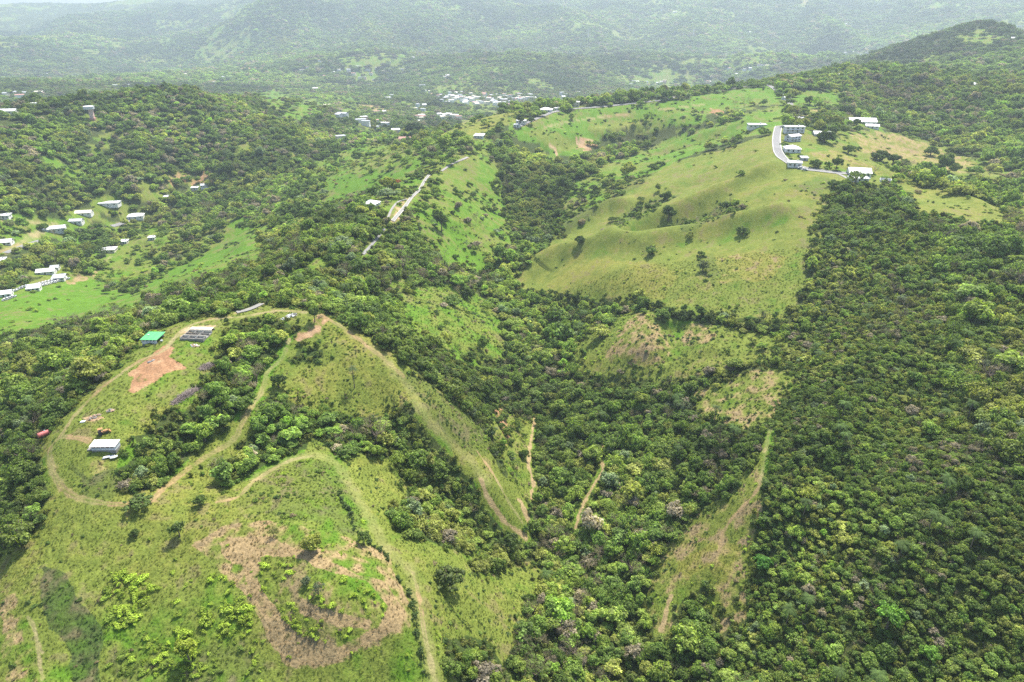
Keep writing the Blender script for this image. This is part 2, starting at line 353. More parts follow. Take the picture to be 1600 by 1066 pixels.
 (dict(forest=.05, dry=.12, scrub=.1), "432,186 458,168 500,152 508,160 490,178 450,190"),
 (dict(forest=.1, dry=.15, scrub=.1), "520,148 556,150 552,162 530,160"),
 (dict(forest=.1, dry=.15, scrub=.1), "520,172 545,168 548,180 522,182"),
 (dict(forest=.05, dry=.6, dead=.6, scrub=.1), "562,160 585,165 618,172 590,176 566,172"),
 (dict(forest=.1, dry=.25, scrub=.1), "625,155 650,160 650,172 630,166"),
 (dict(forest=.05, dry=.1, scrub=.1), "655,202 690,198 686,208 660,209"),
 (dict(forest=.1, dry=.15, scrub=.1), "680,140 710,141 706,146 684,146"),
 (dict(forest=.1, dry=.35, scrub=0), "820,122 838,121 870,134 875,140 850,138 825,130"),
 (dict(forest=.1, dry=.3, scrub=0), "1018,110 1040,106 1048,118 1025,124"),
 (dict(forest=.1, dry=.3, scrub=0), "1052,116 1080,112 1092,116 1088,124 1062,124"),
 (dict(forest=.1, dry=.3, scrub=0), "1105,86 1118,82 1147,96 1140,102 1110,98"),
 (dict(forest=.1, dry=.35, scrub=0), "1062,95 1090,90 1092,100 1068,102"),
 (dict(forest=.15, dry=.3, scrub=0), "120,76 160,78 180,84 150,90 126,86"),
 (dict(forest=.15, dry=.3, scrub=0), "215,94 260,92 258,100 225,102"),
 (dict(forest=0, dry=.6, dirt=.6, scrub=0), "366,106 400,105 402,114 372,116"),
 (dict(forest=.15, dry=.35, scrub=0), "765,80 790,78 796,86 770,88"),
 (dict(forest=.15, dry=.35, scrub=0), "668,102 700,98 700,110 672,110"),
 (dict(forest=.2, dry=.5, dead=.3, scrub=0), "1240,2 1265,0 1280,14 1260,16"),
 (dict(forest=.2, dry=.3, scrub=0), "590,92 598,92 602,108 592,106"),
 (dict(forest=.2, dry=.3, scrub=0), "1265,46 1285,45 1282,52 1268,52"),
 (dict(forest=.2, dry=.3, scrub=0), "0,70 30,62 32,76 0,84"),
 # --- bare earth on the farm plateau
 (dict(forest=0, dirt=.95, dry=.5, scrub=0), "196,612 206,582 232,560 262,541 274,540 266,562 288,574 256,584 238,596 224,606 204,614"),
 (dict(forest=0, dirt=.5, pale=.7, dry=.5, scrub=0), "283,515 300,508 330,510 325,530 290,532"),
 (dict(forest=0, dirt=.6, pale=.4, dry=.5, scrub=.05), "128,652 158,645 162,650 135,658"),
 (dict(forest=0, dirt=.6, pale=.3, dry=.5, scrub=.05), "482,508 500,492 515,500 495,520 470,530 460,525"),
 (dict(forest=.0, dirt=.7, dry=.5, scrub=.3), "775,640 790,640 800,680 795,700 783,665"),
]
# tracks: (kind, width m, points)
TRACKS = [
 ('dirt_track', 2.8, "478,488 430,486 380,495 330,499 292,511 276,525 255,548 215,566 160,606 116,650 96,680 78,704 86,745 110,772 160,786 212,788 236,782"),
 ('dirt_track', 2.2, "96,682 120,684 140,690"),
 ('dirt_track', 2.2, "236,782 270,752 315,718 362,690 376,665 388,642 410,610 418,582 440,560 452,530"),
 ('dirt_track', 2.2, "500,492 515,500 545,518 575,542 600,560 630,588"),
 ('mown_track', 4.4, "545,518 600,560 640,610 660,642 682,668 704,694 732,718 760,752"),
 ('mown_track', 4.4, "400,748 450,720 490,711 522,722 545,752 572,800 606,858 642,890"),
 ('dirt_track', 1.6, "340,785 372,776 400,750 450,721 490,712"),
 ('dirt_track', 1.3, "646,895 656,940 665,1000 682,1070"),
 ('mown_track', 4.5, "640,885 655,940 664,1000 682,1070"),
 ('footpath', 1.1, "1201,682 1192,735 1182,768 1152,800 1130,832 1124,860"),
 ('footpath', 1.6, "1203,672 1196,705"),
 ('erosion_gully', 1.5, "836,655 831,680 828,700 826,728 833,752 830,780"),
 ('erosion_gully', 1.5, "942,686 938,712 941,735 922,768 906,800 900,826"),
 ('erosion_gully', 2.0, "752,752 765,782 790,815 822,840"),
 ('footpath', 1.3, "746,706 770,740 795,785 815,815"),
 ('erosion_gully', 1.6, "1048,930 1040,958 1034,985"),
 ('erosion_gully', 3.0, "815,786 820,800 824,812"),
 ('dirt_track', 4.5, "850,200 880,192 930,184 1000,176 1060,168 1100,163"),
 ('footpath', 0.9, "44,965 55,985 60,1015 66,1062"),
 ('footpath', 0.9, "50,975 58,1000 66,1020"),
 ('dirt_track', 5.0, "-10,340 30,346 70,352 88,350"),
 ('dirt_track', 7.0, "88,350 62,362 40,376 5,394"),
 ('dirt_track', 4.0, "150,424 160,412 175,400"),
 ('dirt_track', 3.0, "456,232 461,242 458,254"),
]
ROADS = [
 ('road', 6.0, "1217,197 1214,208 1213,222 1216,238 1226,250 1240,258 1258,264 1280,267 1304,270 1334,272"),
 ('driveway', 3.0, "1308,271 1322,278 1332,284"),
 ('road', 6.5, "1226,151 1231,158 1238,166"),
 ('road', 5.0, "1036,157 1060,151 1090,146 1120,142 1150,138 1196,133 1224,150"),
 ('road', 5.0, "806,200 830,189 862,176"),
 ('road', 4.5, "862,176 890,171 930,168 990,162 1036,157"),
 ('road', 2.0, "671,274 664,282 655,298 644,308 634,322 624,334 613,347"),
 ('road', 1.5, "636,312 622,316 612,328 606,342"),
 ('road', 1.6, "601,358 590,372 580,384 566,400"),
 ('road', 2.2, "690,268 706,257 732,246"),
 ('road', 3.4, "370,489 390,484 412,474"),
 ('road', 6.0, "175,354 190,350 205,343"),
 ('road', 5.0, "8,396 40,384 66,376"),
]
WATCH = hit  # sight lines
def _dense(pts, closed, step=14.0):
    out = []
    n = len(pts)
    for i in range(n if closed else n - 1):
        a, b = pts[i], pts[(i + 1) % n]
        k = max(1, int(math.hypot(b[0] - a[0], b[1] - a[1]) / step))
        for j in range(k): out.append((a[0] + (b[0] - a[0]) * j / k, a[1] + (b[1] - a[1]) * j / k))
    if not closed: out.append(pts[-1])
    return out
def _smooth(pts, step=5.0):
    P = [np.array(p) for p in pts]; P = [2 * P[0] - P[1]] + P + [2 * P[-1] - P[-2]]
    out = []
    for i in range(1, len(P) - 2):
        k = max(2, int(np.linalg.norm(P[i + 1] - P[i]) / step))
        for j in range(k):
            t = j / k
            out.append(0.5 * (2 * P[i] + (P[i + 1] - P[i - 1]) * t + (2 * P[i - 1] - 5 * P[i] + 4 * P[i + 1] - P[i + 2]) * t * t + (3 * P[i] - P[i - 1] - 3 * P[i + 1] + P[i + 2]) * t ** 3))
    out.append(P[-2])
    return out
def _world_batch(lists):
    flat = np.array([p for l in lists for p in l])
    x, y, _ = hit(flat[:, 0], flat[:, 1])
    out = []; k = 0
    for l in lists:
        out.append(np.stack([x[k:k + len(l)], y[k:k + len(l)]], 1)); k += len(l)
    return out
# plots kept free of trees round the buildings: picture x, y, width
PLOTS = [tuple(float(v) for v in w.split(',')) for w in '''1240,206,26 1238,220,20 1237,236,20 1241,259,18 1256,250,9 1341,274,27 1340,283,24 1346,193,33 1362,200,16 1283,213,22 1245,188,18 1182,199,24 1313,189,8 580,322,21 634,219,19 749,215,14 815,192,14 808,198,9 853,174,18 896,166,17 870,172,8 1353,107,16 1372,103,12 1313,119,10 1518,135,13 1580,62,13 1596,41,14 1268,122,8 1228,156,9 86,361,25 120,348,15 132,335,19 172,320,24 213,340,19 170,393,19 73,427,20 87,421,9 93,437,14 54,453,14 10,381,14 2,410,9 8,340,12 8,462,16 195,380,8 305,296,9 320,292,9 262,310,8 238,374,8 10,177,24 59,165,17 82,159,13 1383,285,14 145,186,12 71,682,12 147,652,22 172,642,12 455,494,22 173,716,14 161,678,12 166,700,50 240,533,36 309,524,50 304,540,14 290,618,20 298,602,16 326,572,18 280,632,14 78,444,26 56,450,26 100,438,20 30,457,24 10,466,20'''.split()]
FARPLOTS = [tuple(float(v) for v in w.split(',')) for w in '''664,144 672,145 676,150 663,169 661,174 659,184 657,188 655,193 694,185 700,184 712,184 703,152 714,153 725,154 719,151 722,160 705,160 740,154 750,155 748,161 753,162 690,159 757,150 716,148 686,152 733,158 728,163 742,163 697,155 710,157 736,150 765,158 770,159 775,161 780,157 786,151 790,153 797,153 802,158 764,155 768,152 781,163 793,158 808,156 816,157 829,152 835,156 779,168 774,165 788,160 800,152 812,151 760,163 745,167 689,151 713,147 703,147 719,156 722,154 710,154 695,156 688,154 714,156 699,163 705,153 707,154 699,154 731,156 737,159 764,156 726,165 713,155 744,165 721,148 744,155 729,158 738,158 728,161 756,157 728,159 741,153 728,160 733,155 738,156 779,151 805,158 767,161 784,158 795,166 787,163 811,154 772,160 755,157 798,161 788,151 813,159 791,159 755,152 762,164 768,157 817,157 824,156 809,148 821,156 830,155 814,156 686,182 691,186 717,188 709,186 702,184 653,168 649,173 659,183 660,187 653,185 493,142 486,143 506,148 511,168 530,184 536,185 564,192 569,190 587,193 585,203 618,208 527,220 533,222 612,153 606,156 590,178 598,178 572,197 600,197 867,77 872,78 879,149 884,151 903,147 880,154 995,131 1003,132 1010,130 1033,131 1038,129 1066,136 1072,137 985,134 990,130 1020,132 1028,133 1015,142 1095,129 1105,129 1112,130 1139,110 1155,122 1160,121 1163,111 1150,118 1172,110 1181,108 1192,104 1205,104 1210,102 1198,106 1186,104 1220,101 1300,88 1310,88 1320,85 1332,83 1340,84 1365,82 1290,92 1345,86 1355,84 60,118 75,117 105,121 110,124 118,121 140,117 152,115 190,110 215,116 275,121 290,119 335,133 345,129 375,131 110,109 195,137 96,123 122,124 131,118 158,112 222,113 265,124 350,124 380,125 10,151 27,149 32,154 62,147 40,148 180,136 205,137 260,118 325,121 417,125 405,126 455,117 465,114 480,107 530,112 545,112 560,106 580,117 563,123 570,124 585,126 617,122 608,99 655,80 668,81 675,86 708,86 718,84 660,137 640,104 500,97 425,62 508,122 448,120 472,111 490,105 520,115 552,118 575,110 590,108 600,113 628,110 645,92 662,88 685,82 700,120 697,122 963,62 937,70 1092,32 1103,31 1088,46 1080,60 1155,61 1045,18 1035,17 1055,20 1110,33 1130,38 1180,40 960,64 1125,62 1190,70 1200,62 1215,55 1170,52 1140,76 1380,47 1320,40 1010,84 930,100 1065,12 900,8 780,9 1240,60'''.split()]
_pp = np.array([p[:2] for p in PLOTS] + FARPLOTS); _px, _py, _pr = hit(_pp[:, 0], _pp[:, 1])
PLOT_R = np.array([p[2] * math.hypot(r, CAM_Z) / F * .62 + 1.5 + (3.5 if r > 600 else 0) for p, r in zip(PLOTS, _pr)] + [16.0] * len(FARPLOTS))
PLOT_X, PLOT_Y = _px, _py
YOUNG_W = _world_batch([_dense(_pl('1195,690 1215,600 1240,500 1262,440 1275,400 1330,372 1420,365 1490,450 1475,600 1560,730 1900,770 1900,1130 1160,1130 1125,980 1160,900 1190,780'), True)])[0]
_pw = _world_batch([_dense(_pl(t), True) for _, t in COVER])
_tw = _world_batch([_smooth(_pl(t)) for _, _, t in TRACKS + ROADS])
TRACK_W = [(k, w, p) for (k, w, _), p in zip(TRACKS, _tw)]
ROAD_W = [(k, w, p) for (k, w, _), p in zip(ROADS, _tw[len(TRACKS):])]

def inside(poly, x, y):
    c = np.zeros(x.shape, bool)
    x0, y0 = poly[-1]
    for x1, y1 in poly:
        if y0 != y1:
            m = (y1 > y) != (y0 > y)
            if m.any():
                c ^= m & (x < (x0 - x1) * (y - y1) / (y0 - y1) + x1)
        x0, y0 = x1, y1
    return c

def cover(x, y):
    x = np.asarray(x, float); y = np.asarray(y, float)
    r = np.hypot(x, y)
    am = np.clip(r * 0.012, 1.2, 26)
    s = np.maximum(am, 1)
    wx = x + am * (fbm(x, y, 9, 31, 3) * 1.1 + (r > 900) * fbm(x, y, 60, 33, 2))
    wy = y + am * (fbm(x, y, 9, 41, 3) * 1.1 + (r > 900) * fbm(x, y, 60, 43, 2))
    C = {k: np.zeros(x.shape, np.float32) for k in ('forest', 'dry', 'dirt', 'dead', 'pale', 'scrub', 'dark', 'open', 'lime')}
    C['forest'][:] = 1; C['dry'][:] = .3; C['scrub'][:] = .2
    # ragged gaps in the woods
    gap = fbm(x, y, 38, 51, 3)
    C['forest'] = np.where((gap < -.36) & (r > 280), .35, C['forest']).astype(np.float32)
    farfield = (r > 1500) & (fbm(x, y, 260, 61, 4) > .27)
    C['forest'] = np.where(farfield, .2, C['forest']).astype(np.float32)
    for (d, _), p in zip(COVER, _pw):
        lo = p.min(0) - 40; hi = p.max(0) + 40
        b = np.nonzero((x > lo[0]) & (x < hi[0]) & (y > lo[1]) & (y < hi[1]))[0]
        if not len(b): continue
        b = b[inside(p, wx[b], wy[b])]
        if not len(b): continue
        for k in C: C[k][b] = d.get(k, 1.0 if (k == 'open' and d.get('forest', 0) < .5) else 0.0)
    # tracks
    C['path'] = np.zeros(x.shape, np.float32)      # bare core
    C['clear'] = np.full(x.shape, 99.0, np.float32)   # metres to the nearest track edge
    C['mown'] = np.zeros(x.shape, np.float32); C['gully'] = np.zeros(x.shape, np.float32)
    for k, w, p in TRACK_W + ROAD_W:
        lo = p.min(0) - 12; hi = p.max(0) + 12
        b = np.nonzero((x > lo[0]) & (x < hi[0]) & (y > lo[1]) & (y < hi[1]))[0]
        if not len(b): continue
        bx, by = x[b], y[b]; d2 = np.full(len(b), 1e9)
        for (ax, ay), (cx, cy_) in zip(p[:-1], p[1:]):
            ex, ey = cx - ax, cy_ - ay; L = ex * ex + ey * ey + 1e-9
            t = np.clip(((bx - ax) * ex + (by - ay) * ey) / L, 0, 1)
            d2 = np.minimum(d2, (bx - ax - t * ex) ** 2 + (by - ay - t * ey) ** 2)
        d = np.sqrt(d2)
        C['clear'][b] = np.minimum(C['clear'][b], d - w / 2)
        e = d + 0.55 * fbm(bx, by, 2.2, 71, 2) * min(w, 3)
        m = 1 - sstep(w * .22, w * .70, e)
        if k == 'dirt_track' and w < 3.2: m = np.clip(m * (.38 + .8 * np.exp(-((d - .62) / .36) ** 2)), 0, 1)
        key = 'mown' if k == 'mown_track' else 'path'
        C[key][b] = np.maximum(C[key][b], m)
        if k == 'erosion_gully': C['gully'][b] = np.maximum(C['gully'][b], m)
    for a, b_, q in zip(PLOT_X, PLOT_Y, PLOT_R):
        b = np.nonzero((np.abs(x - a) < q * 1.3) & (np.abs(y - b_) < q * 1.3))[0]
        if not len(b): continue
        b = b[np.hypot(x[b] - a, y[b] - b_) < q * (1 + .25 * fbm(x[b], y[b], 5, 77, 2))]
        C['forest'][b] = 0; C['open'][b] = 1; C['scrub'][b] *= .3; C['dark'][b] = 0
    C['forest'] = np.where(C['clear'] < 1.9, 0, C['forest'])
    C['scrub'] = np.where(C['clear'] < 0.5, 0, C['scrub'])
    C['open'] = np.where(C['clear'] < 1.7, 1, C['open'])
    return C

def mix(a, b, t): return a * (1 - t)[:, None] + np.asarray(b) * t[:, None]
def ground_colour(x, y, C):
    n1 = fbm(x, y, 14, 81, 4); n2 = fbm(x, y, 3.2, 91, 3); n3 = fbm(x, y, 70, 95, 3)
    dry = np.clip(C['dry'] + .45 * n1 + .30 * n2 + .25 * n3, 0, 1)
    col = mix(np.tile([.108, .215, .018], (len(x), 1)), [.165, .205, .036], sstep(0, .38, dry))
    col = mix(col, [.232, .230, .046], sstep(.4, 1.0, dry))
    dead = np.clip(C['dead'] * 1.25 + 1.0 * n2 + .35 * n1 - .02, 0, 1) * (C['dead'] > .02)
    col = mix(col, [.350, .245, .130], .9 * sstep(.15, .85, dead))
    col = mix(col, [.060, .085, .028], np.clip(C['dark'] * .9 + n2 * .6 * (C['dark'] > 0), 0, .85))
    col = mix(col, [.160, .130, .070], .55 * sstep(.25, .6, n1 * .6 + n2))
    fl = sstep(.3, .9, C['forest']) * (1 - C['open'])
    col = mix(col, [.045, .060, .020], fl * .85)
    col = mix(col, [.240, .235, .085], C['mown'] * .5)
    dirt = np.clip(C['dirt'] * 1.2 + n2 * .9 + n1 * .4 - .1, 0, 1) * (C['dirt'] > .02)
    dc = mix(np.tile([.360, .200, .105], (len(x), 1)), [.430, .330, .195], np.clip(C['pale'] + .5 * n2, 0, 1))
    col = mix(col, dc, sstep(.2, .7, dirt))
    pth = sstep(.12, .75, C['path'] * 1.0 + .5 * n2 * (C['path'] > 0.01))
    pc = mix(np.tile([.330, .280, .135], (len(x), 1)), [.330, .230, .115], sstep(-.2, .5, n1 + n3))
    col = mix(col, pc, pth * np.clip(.78 + .9 * n1, .25, .95))
    col = mix(col, [.370, .270, .140], .85 * sstep(.2, .8, C['gully'] + .4 * n2 * (C['gully'] > .01)))
    return np.clip(.82 * col * (1 + .25 * n2)[:, None], .01, .9)
# ------------------------------------------------------------------ helpers: materials and meshes
def new_mat(name):
    m = bpy.data.materials.new(name); m.use_nodes = True
    nt = m.node_tree; nt.nodes.clear()
    out = nt.nodes.new('ShaderNodeOutputMaterial')
    return m, nt, out
def plain(name, col, rough=.8, var=.12, scale=1.5, metal=0.0):
    m, nt, out = new_mat(name)
    p = nt.nodes.new('ShaderNodeBsdfPrincipled')
    p.inputs['Roughness'].default_value = rough; p.inputs['Metallic'].default_value = metal
    n = nt.nodes.new('ShaderNodeTexNoise'); n.inputs['Scale'].default_value = scale; n.inputs['Detail'].default_value = 4
    tc = nt.nodes.new('ShaderNodeTexCoord'); nt.links.new(tc.outputs['Object'], n.inputs['Vector'])
    mp = nt.nodes.new('ShaderNodeMapRange'); mp.inputs[1].default_value = .3; mp.inputs[2].default_value = .7
    mp.inputs[3].default_value = 1 - var; mp.inputs[4].default_value = 1 + var
    nt.links.new(n.outputs['Fac'], mp.inputs[0])
    mx = nt.nodes.new('ShaderNodeVectorMath'); mx.operation = 'SCALE'; mx.inputs[0].default_value = col
    nt.links.new(mp.outputs[0], mx.inputs['Scale']); nt.links.new(mx.outputs[0], p.inputs['Base Color'])
    nt.links.new(p.outputs[0], out.inputs['Surface'])
    return m
def np_mesh(name, verts, faces, mat=None, smooth=False):
    """faces: (n,3) or (n,4) array"""
    me = bpy.data.meshes.new(name)
    verts = np.asarray(verts, np.float32); faces = np.asarray(faces, np.int32)
    k = faces.shape[1]
    me.vertices.add(len(verts)); me.vertices.foreach_set('co', verts.ravel())
    me.loops.add(faces.size); me.loops.foreach_set('vertex_index', faces.ravel())
    me.polygons.add(len(faces)); me.polygons.foreach_set('loop_start', np.arange(0, faces.size, k, dtype=np.int32))
    me.polygons.foreach_set('loop_total', np.full(len(faces), k, np.int32))
    if smooth: me.polygons.foreach_set('use_smooth', np.ones(len(faces), bool))
    me.update(calc_edges=True)
    if mat: me.materials.append(mat)
    return me
def add_attr(me, name, kind, data):
    a = me.attributes.new(name, kind, 'POINT')
    key = {'FLOAT': 'value', 'INT': 'value', 'FLOAT_VECTOR': 'vector', 'FLOAT_COLOR': 'color'}[kind]
    a.data.foreach_set(key, np.ascontiguousarray(data, np.int32 if kind == 'INT' else np.float32).ravel())
def link(name, me, parent=None, loc=None, rotz=0.0):
    o = bpy.data.objects.new(name, me); COL.objects.link(o)
    if loc is not None: o.location = loc
    if rotz: o.rotation_euler = (0, 0, rotz)
    if parent is not None: o.parent = parent
    return o
def tag(o, label=None, cat=None, group=None, kind=None):
    if label: o['label'] = label
    if cat: o['category'] = cat
    if group: o['group'] = group
    if kind: o['kind'] = kind
    return o

# ------------------------------------------------------------------ ground
def ground_material():
    m, nt, out = new_mat('ground')
    p = nt.nodes.new('ShaderNodeBsdfPrincipled'); p.inputs['Roughness'].default_value = .95
    p.inputs['Specular IOR Level'].default_value = .1
    at = nt.nodes.new('ShaderNodeAttribute'); at.attribute_name = 'land'
    tc = nt.nodes.new('ShaderNodeTexCoord')
    n = nt.nodes.new('ShaderNodeTexNoise'); n.inputs['Scale'].default_value = 1.1; n.inputs['Detail'].default_value = 6; n.inputs['Roughness'].default_value = .7
    nt.links.new(tc.outputs['Object'], n.inputs['Vector'])
    mp = nt.nodes.new('ShaderNodeMapRange'); mp.inputs[1].default_value = .3; mp.inputs[2].default_value = .7; mp.inputs[3].default_value = .62; mp.inputs[4].default_value = 1.38
    nt.links.new(n.outputs['Fac'], mp.inputs[0])
    mx = nt.nodes.new('ShaderNodeVectorMath'); mx.operation = 'SCALE'
    nt.links.new(at.outputs['Color'], mx.inputs[0]); nt.links.new(mp.outputs[0], mx.inputs['Scale'])
    nt.links.new(mx.outputs[0], p.inputs['Base Color'])
    b = nt.nodes.new('ShaderNodeBump'); b.inputs['Strength'].default_value = .8; b.inputs['Distance'].default_value = .35
    n2 = nt.nodes.new('ShaderNodeTexNoise'); n2.inputs['Scale'].default_value = 1.7; n2.inputs['Detail'].default_value = 5
    nt.links.new(tc.outputs['Object'], n2.inputs['Vector']); nt.links.new(n2.outputs['Fac'], b.inputs['Height'])
    nt.links.new(b.outputs[0], p.inputs['Normal'])
    nt.links.new(p.outputs[0], out.inputs['Surface'])
    return m
GAZ = np.linspace(R(-54), R(54), 1400)
GR = np.concatenate([np.geomspace(60, 650, 950)[:-1], np.geomspace(650, 11800, 420)])
_RR, _AA = np.meshgrid(GR, GAZ, indexing='ij')
gx = (_RR * np.sin(_AA)).ravel(); gy = (_RR * np.cos(_AA)).ravel()
gz = height(gx, gy)
GC = cover(gx, gy)
gcol = ground_colour(gx, gy, GC)
_rough = (1 - np.clip(GC['path'] + GC['mown'] * .7, 0, 1)) * sstep(520, 260, np.hypot(gx, gy))
_rough = _rough * np.where(GC['clear'] < 3.2, .15, 1)
gz = gz + _rough * (.34 * fbm(gx, gy, 2.4, 101, 3) + .10 * (vnoise(gx, gy, .8, 111) - .5) * 2)
_nr, _na = len(GR), len(GAZ)
_q = np.arange(_nr * _na).reshape(_nr, _na)
_f = np.stack([_q[:-1, :-1], _q[:-1, 1:], _q[1:, 1:], _q[1:, :-1]], -1).reshape(-1, 4)[:, ::-1]
gme = np_mesh('ground', np.stack([gx, gy, gz], 1), _f, ground_material(), smooth=True)
add_attr(gme, 'land', 'FLOAT_COLOR', np.concatenate([gcol, np.ones((len(gcol), 1))], 1))
ground = link('ground', gme)
tag(ground, kind='structure')
# ------------------------------------------------------------------ plants
def leaf_material(name, trans=.46, sat=1.0):
    m, nt, out = new_mat(name)
    a = nt.nodes.new('ShaderNodeAttribute'); a.attribute_type = 'INSTANCER'; a.attribute_name = 'tint'
    v = nt.nodes.new('ShaderNodeAttribute'); v.attribute_name = 'leaf'
    mx = nt.nodes.new('ShaderNodeVectorMath'); mx.operation = 'SCALE'
    nt.links.new(a.outputs['Vector'], mx.inputs[0]); nt.links.new(v.outputs['Fac'], mx.inputs['Scale'])
    d = nt.nodes.new('ShaderNodeBsdfDiffuse'); t = nt.nodes.new('ShaderNodeBsdfTranslucent')
    ty = nt.nodes.new('ShaderNodeVectorMath'); ty.operation = 'MULTIPLY'; ty.inputs[1].default_value = (1.15, 1.25, .55)
    nt.links.new(mx.outputs[0], d.inputs['Color']); nt.links.new(mx.outputs[0], ty.inputs[0]); nt.links.new(ty.outputs[0], t.inputs['Color'])
    g = nt.nodes.new('ShaderNodeBsdfGlossy'); g.inputs['Roughness'].default_value = .6; g.inputs['Color'].default_value = (.9, .95, 1, 1)
    s1 = nt.nodes.new('ShaderNodeMixShader'); s1.inputs[0].default_value = trans
    nt.links.new(d.outputs[0], s1.inputs[1]); nt.links.new(t.outputs[0], s1.inputs[2])
    s2 = nt.nodes.new('ShaderNodeMixShader'); s2.inputs[0].default_value = .012
    nt.links.new(s1.outputs[0], s2.inputs[1]); nt.links.new(g.outputs[0], s2.inputs[2])
    nt.links.new(s2.outputs[0], out.inputs['Surface'])
    return m
M_LEAF = leaf_material('leaves')
M_GRASS = leaf_material('grass_blades', .45)
M_BARK = plain('bark', (.14, .105, .08), .9, .3, 6)

def rot_basis(n, rng):
    """two tangents for each normal, turned at random"""
    up = np.where(np.abs(n[:, 2:3]) < .9, np.array([[0, 0, 1.0]]), np.array([[1.0, 0, 0]]))
    t = np.cross(up, n); t /= np.linalg.norm(t, axis=1)[:, None] + 1e-9
    b = np.cross(n, t); a = rng.uniform(0, 2 * math.pi, len(n))[:, None]
    return t * np.cos(a) + b * np.sin(a), -t * np.sin(a) + b * np.cos(a)
def leaf_quads(c, n, size, rng, fold=.25):
    """one folded leaf spray per centre: 4 corners"""
    t, b = rot_basis(n, rng)
    s = size[:, None]; k = rng.uniform(.55, .9, (len(c), 1))
    v = np.stack([c - t * s, c - b * s * k + n * s * fold, c + t * s, c + b * s * k + n * s * fold], 1)
    return v.reshape(-1, 3)
def unit(rng, n):
    v = rng.normal(size=(n, 3)); return v / np.linalg.norm(v, axis=1)[:, None]
_ico = bmesh.new(); bmesh.ops.create_icosphere(_ico, subdivisions=1, radius=1.0)
ICO_V = np.array([v.co[:] for v in _ico.verts]); ICO_F = np.array([[v.index for v in f.verts] for f in _ico.faces]); _ico.free()

def crown_mesh(name, seed, lobes=18, per=75, spread=.62, height=.8, lobe=(.26, .42), leaf=(.05, .095), flat=.35, open_=0.0, upright=.35, core=.72):
    """broadleaf crown of radius about 1, its foot at z = 0: many leaf sprays over a heap of leafy lobes"""
    rng = np.random.default_rng(seed)
    V, Fc, L = [], [], []; nv = 0
    for i in range(lobes):
        a = i * 2.399 + rng.uniform(-.5, .5); q = math.sqrt((i + .5) / lobes)
        rad = spread * q * rng.uniform(.7, 1.3)
        lr = rng.uniform(*lobe) * (1.08 - .3 * q)
        cz = height * (1 - flat * q ** 2) * rng.uniform(.58, 1.16) - lr * .2
        c = np.array([rad * math.cos(a), rad * math.sin(a), max(cz, lr * .8)])
        n = int(per * (lr / .34) ** 2)
        d = unit(rng, n * 2); d = d[d[:, 2] > -.45][:n]
        n = len(d)
        p = c + d * lr * rng.uniform(.78, 1.10, (n, 1)) * np.array([1, 1, .88])
        nn = d + unit(rng, n) * .75 + np.array([0, 0, upright]); nn /= np.linalg.norm(nn, axis=1)[:, None]
        V.append(leaf_quads(p, nn, rng.uniform(leaf[0], leaf[1], n), rng))
        Fc.append(np.arange(4 * n).reshape(-1, 4) + nv); nv += 4 * n
        lv = rng.uniform(.68, 1.3) * rng.uniform(.55, 1.5, n)
        L.append(np.repeat(lv, 4))
        if core > 0:
            iv = ICO_V * lr * core * rng.uniform(.85, 1.15, (len(ICO_V), 1)) + c
            V.append(iv); tri = ICO_F + nv
            Fc.append(np.concatenate([tri, tri[:, 2:3]], 1)); nv += len(iv); L.append(np.full(len(iv), .8))
    V = np.concatenate(V); Fc = np.concatenate(Fc); L = np.concatenate(L)
    Q = Fc[Fc[:, 2] != Fc[:, 3]]; T = Fc[Fc[:, 2] == Fc[:, 3]][:, :3]
    me = bpy.data.meshes.new(name)
    me.vertices.add(len(V)); me.vertices.foreach_set('co', V.astype(np.float32).ravel())
    li = np.concatenate([Q.ravel(), T.ravel()]).astype(np.int32)
    me.loops.add(len(li)); me.loops.foreach_set('vertex_index', li)
    tot = np.concatenate([np.full(len(Q), 4), np.full(len(T), 3)]).astype(np.int32)
    me.polygons.add(len(tot)); me.polygons.foreach_set('loop_total', tot)
    me.polygons.foreach_set('loop_start', (np.cumsum(tot) - tot).astype(np.int32))
    me.update(calc_edges=True); me.materials.append(M_LEAF)
    add_attr(me, 'leaf', 'FLOAT', L)
    return me

def tube(path, radii, sides=6):
    V, Fc = [], []
    P = [Vector(p) for p in path]
    for i, p in enumerate(P):
        d = (P[min(i + 1, len(P) - 1)] - P[max(i - 1, 0)]).normalized()
        t = d.orthogonal().normalized(); b = d.cross(t)
        for k in range(sides):
            a = 2 * math.pi * k / sides
            V.append(p + (t * math.cos(a) + b * math.sin(a)) * radii[i])
        if i:
            for k in range(sides):
                Fc.append([(i - 1) * sides + k, (i - 1) * sides + (k + 1) % sides, i * sides + (k + 1) % sides, i * sides + k])
    return [tuple(v) for v in V], Fc
def join(parts):
    V, Fc = [], []
    for v, f in parts:
        n = len(V); V += list(v); Fc += [[i + n for i in q] for q in f]
    return V, Fc
def trunk_mesh(name, seed, h=.75, r=.075, limbs=5):
    rng = random.Random(seed); parts = []
    top = (rng.uniform(-.05, .05), rng.uniform(-.05, .05), h * .6)
    parts.append(tube([(0, 0, -.5), (0, 0, 0), (top[0] * .5, top[1] * .5, h * .3), top], [r * 1.3, r * 1.15, r * .85, r * .7], 7))
    for i in range(limbs):
        a = i * 2.4 + rng.uniform(-.4, .4); q = rng.uniform(.28, .5)
        parts.append(tube([top, (top[0] + q * .5 * math.cos(a), top[1] + q * .5 * math.sin(a), h * .85), (q * math.cos(a), q * math.sin(a), h * 1.15)], [r * .55, r * .36, r * .12], 5))
    V, Fc = join(parts)
    return np_mesh(name, V, Fc, M_BARK, True)

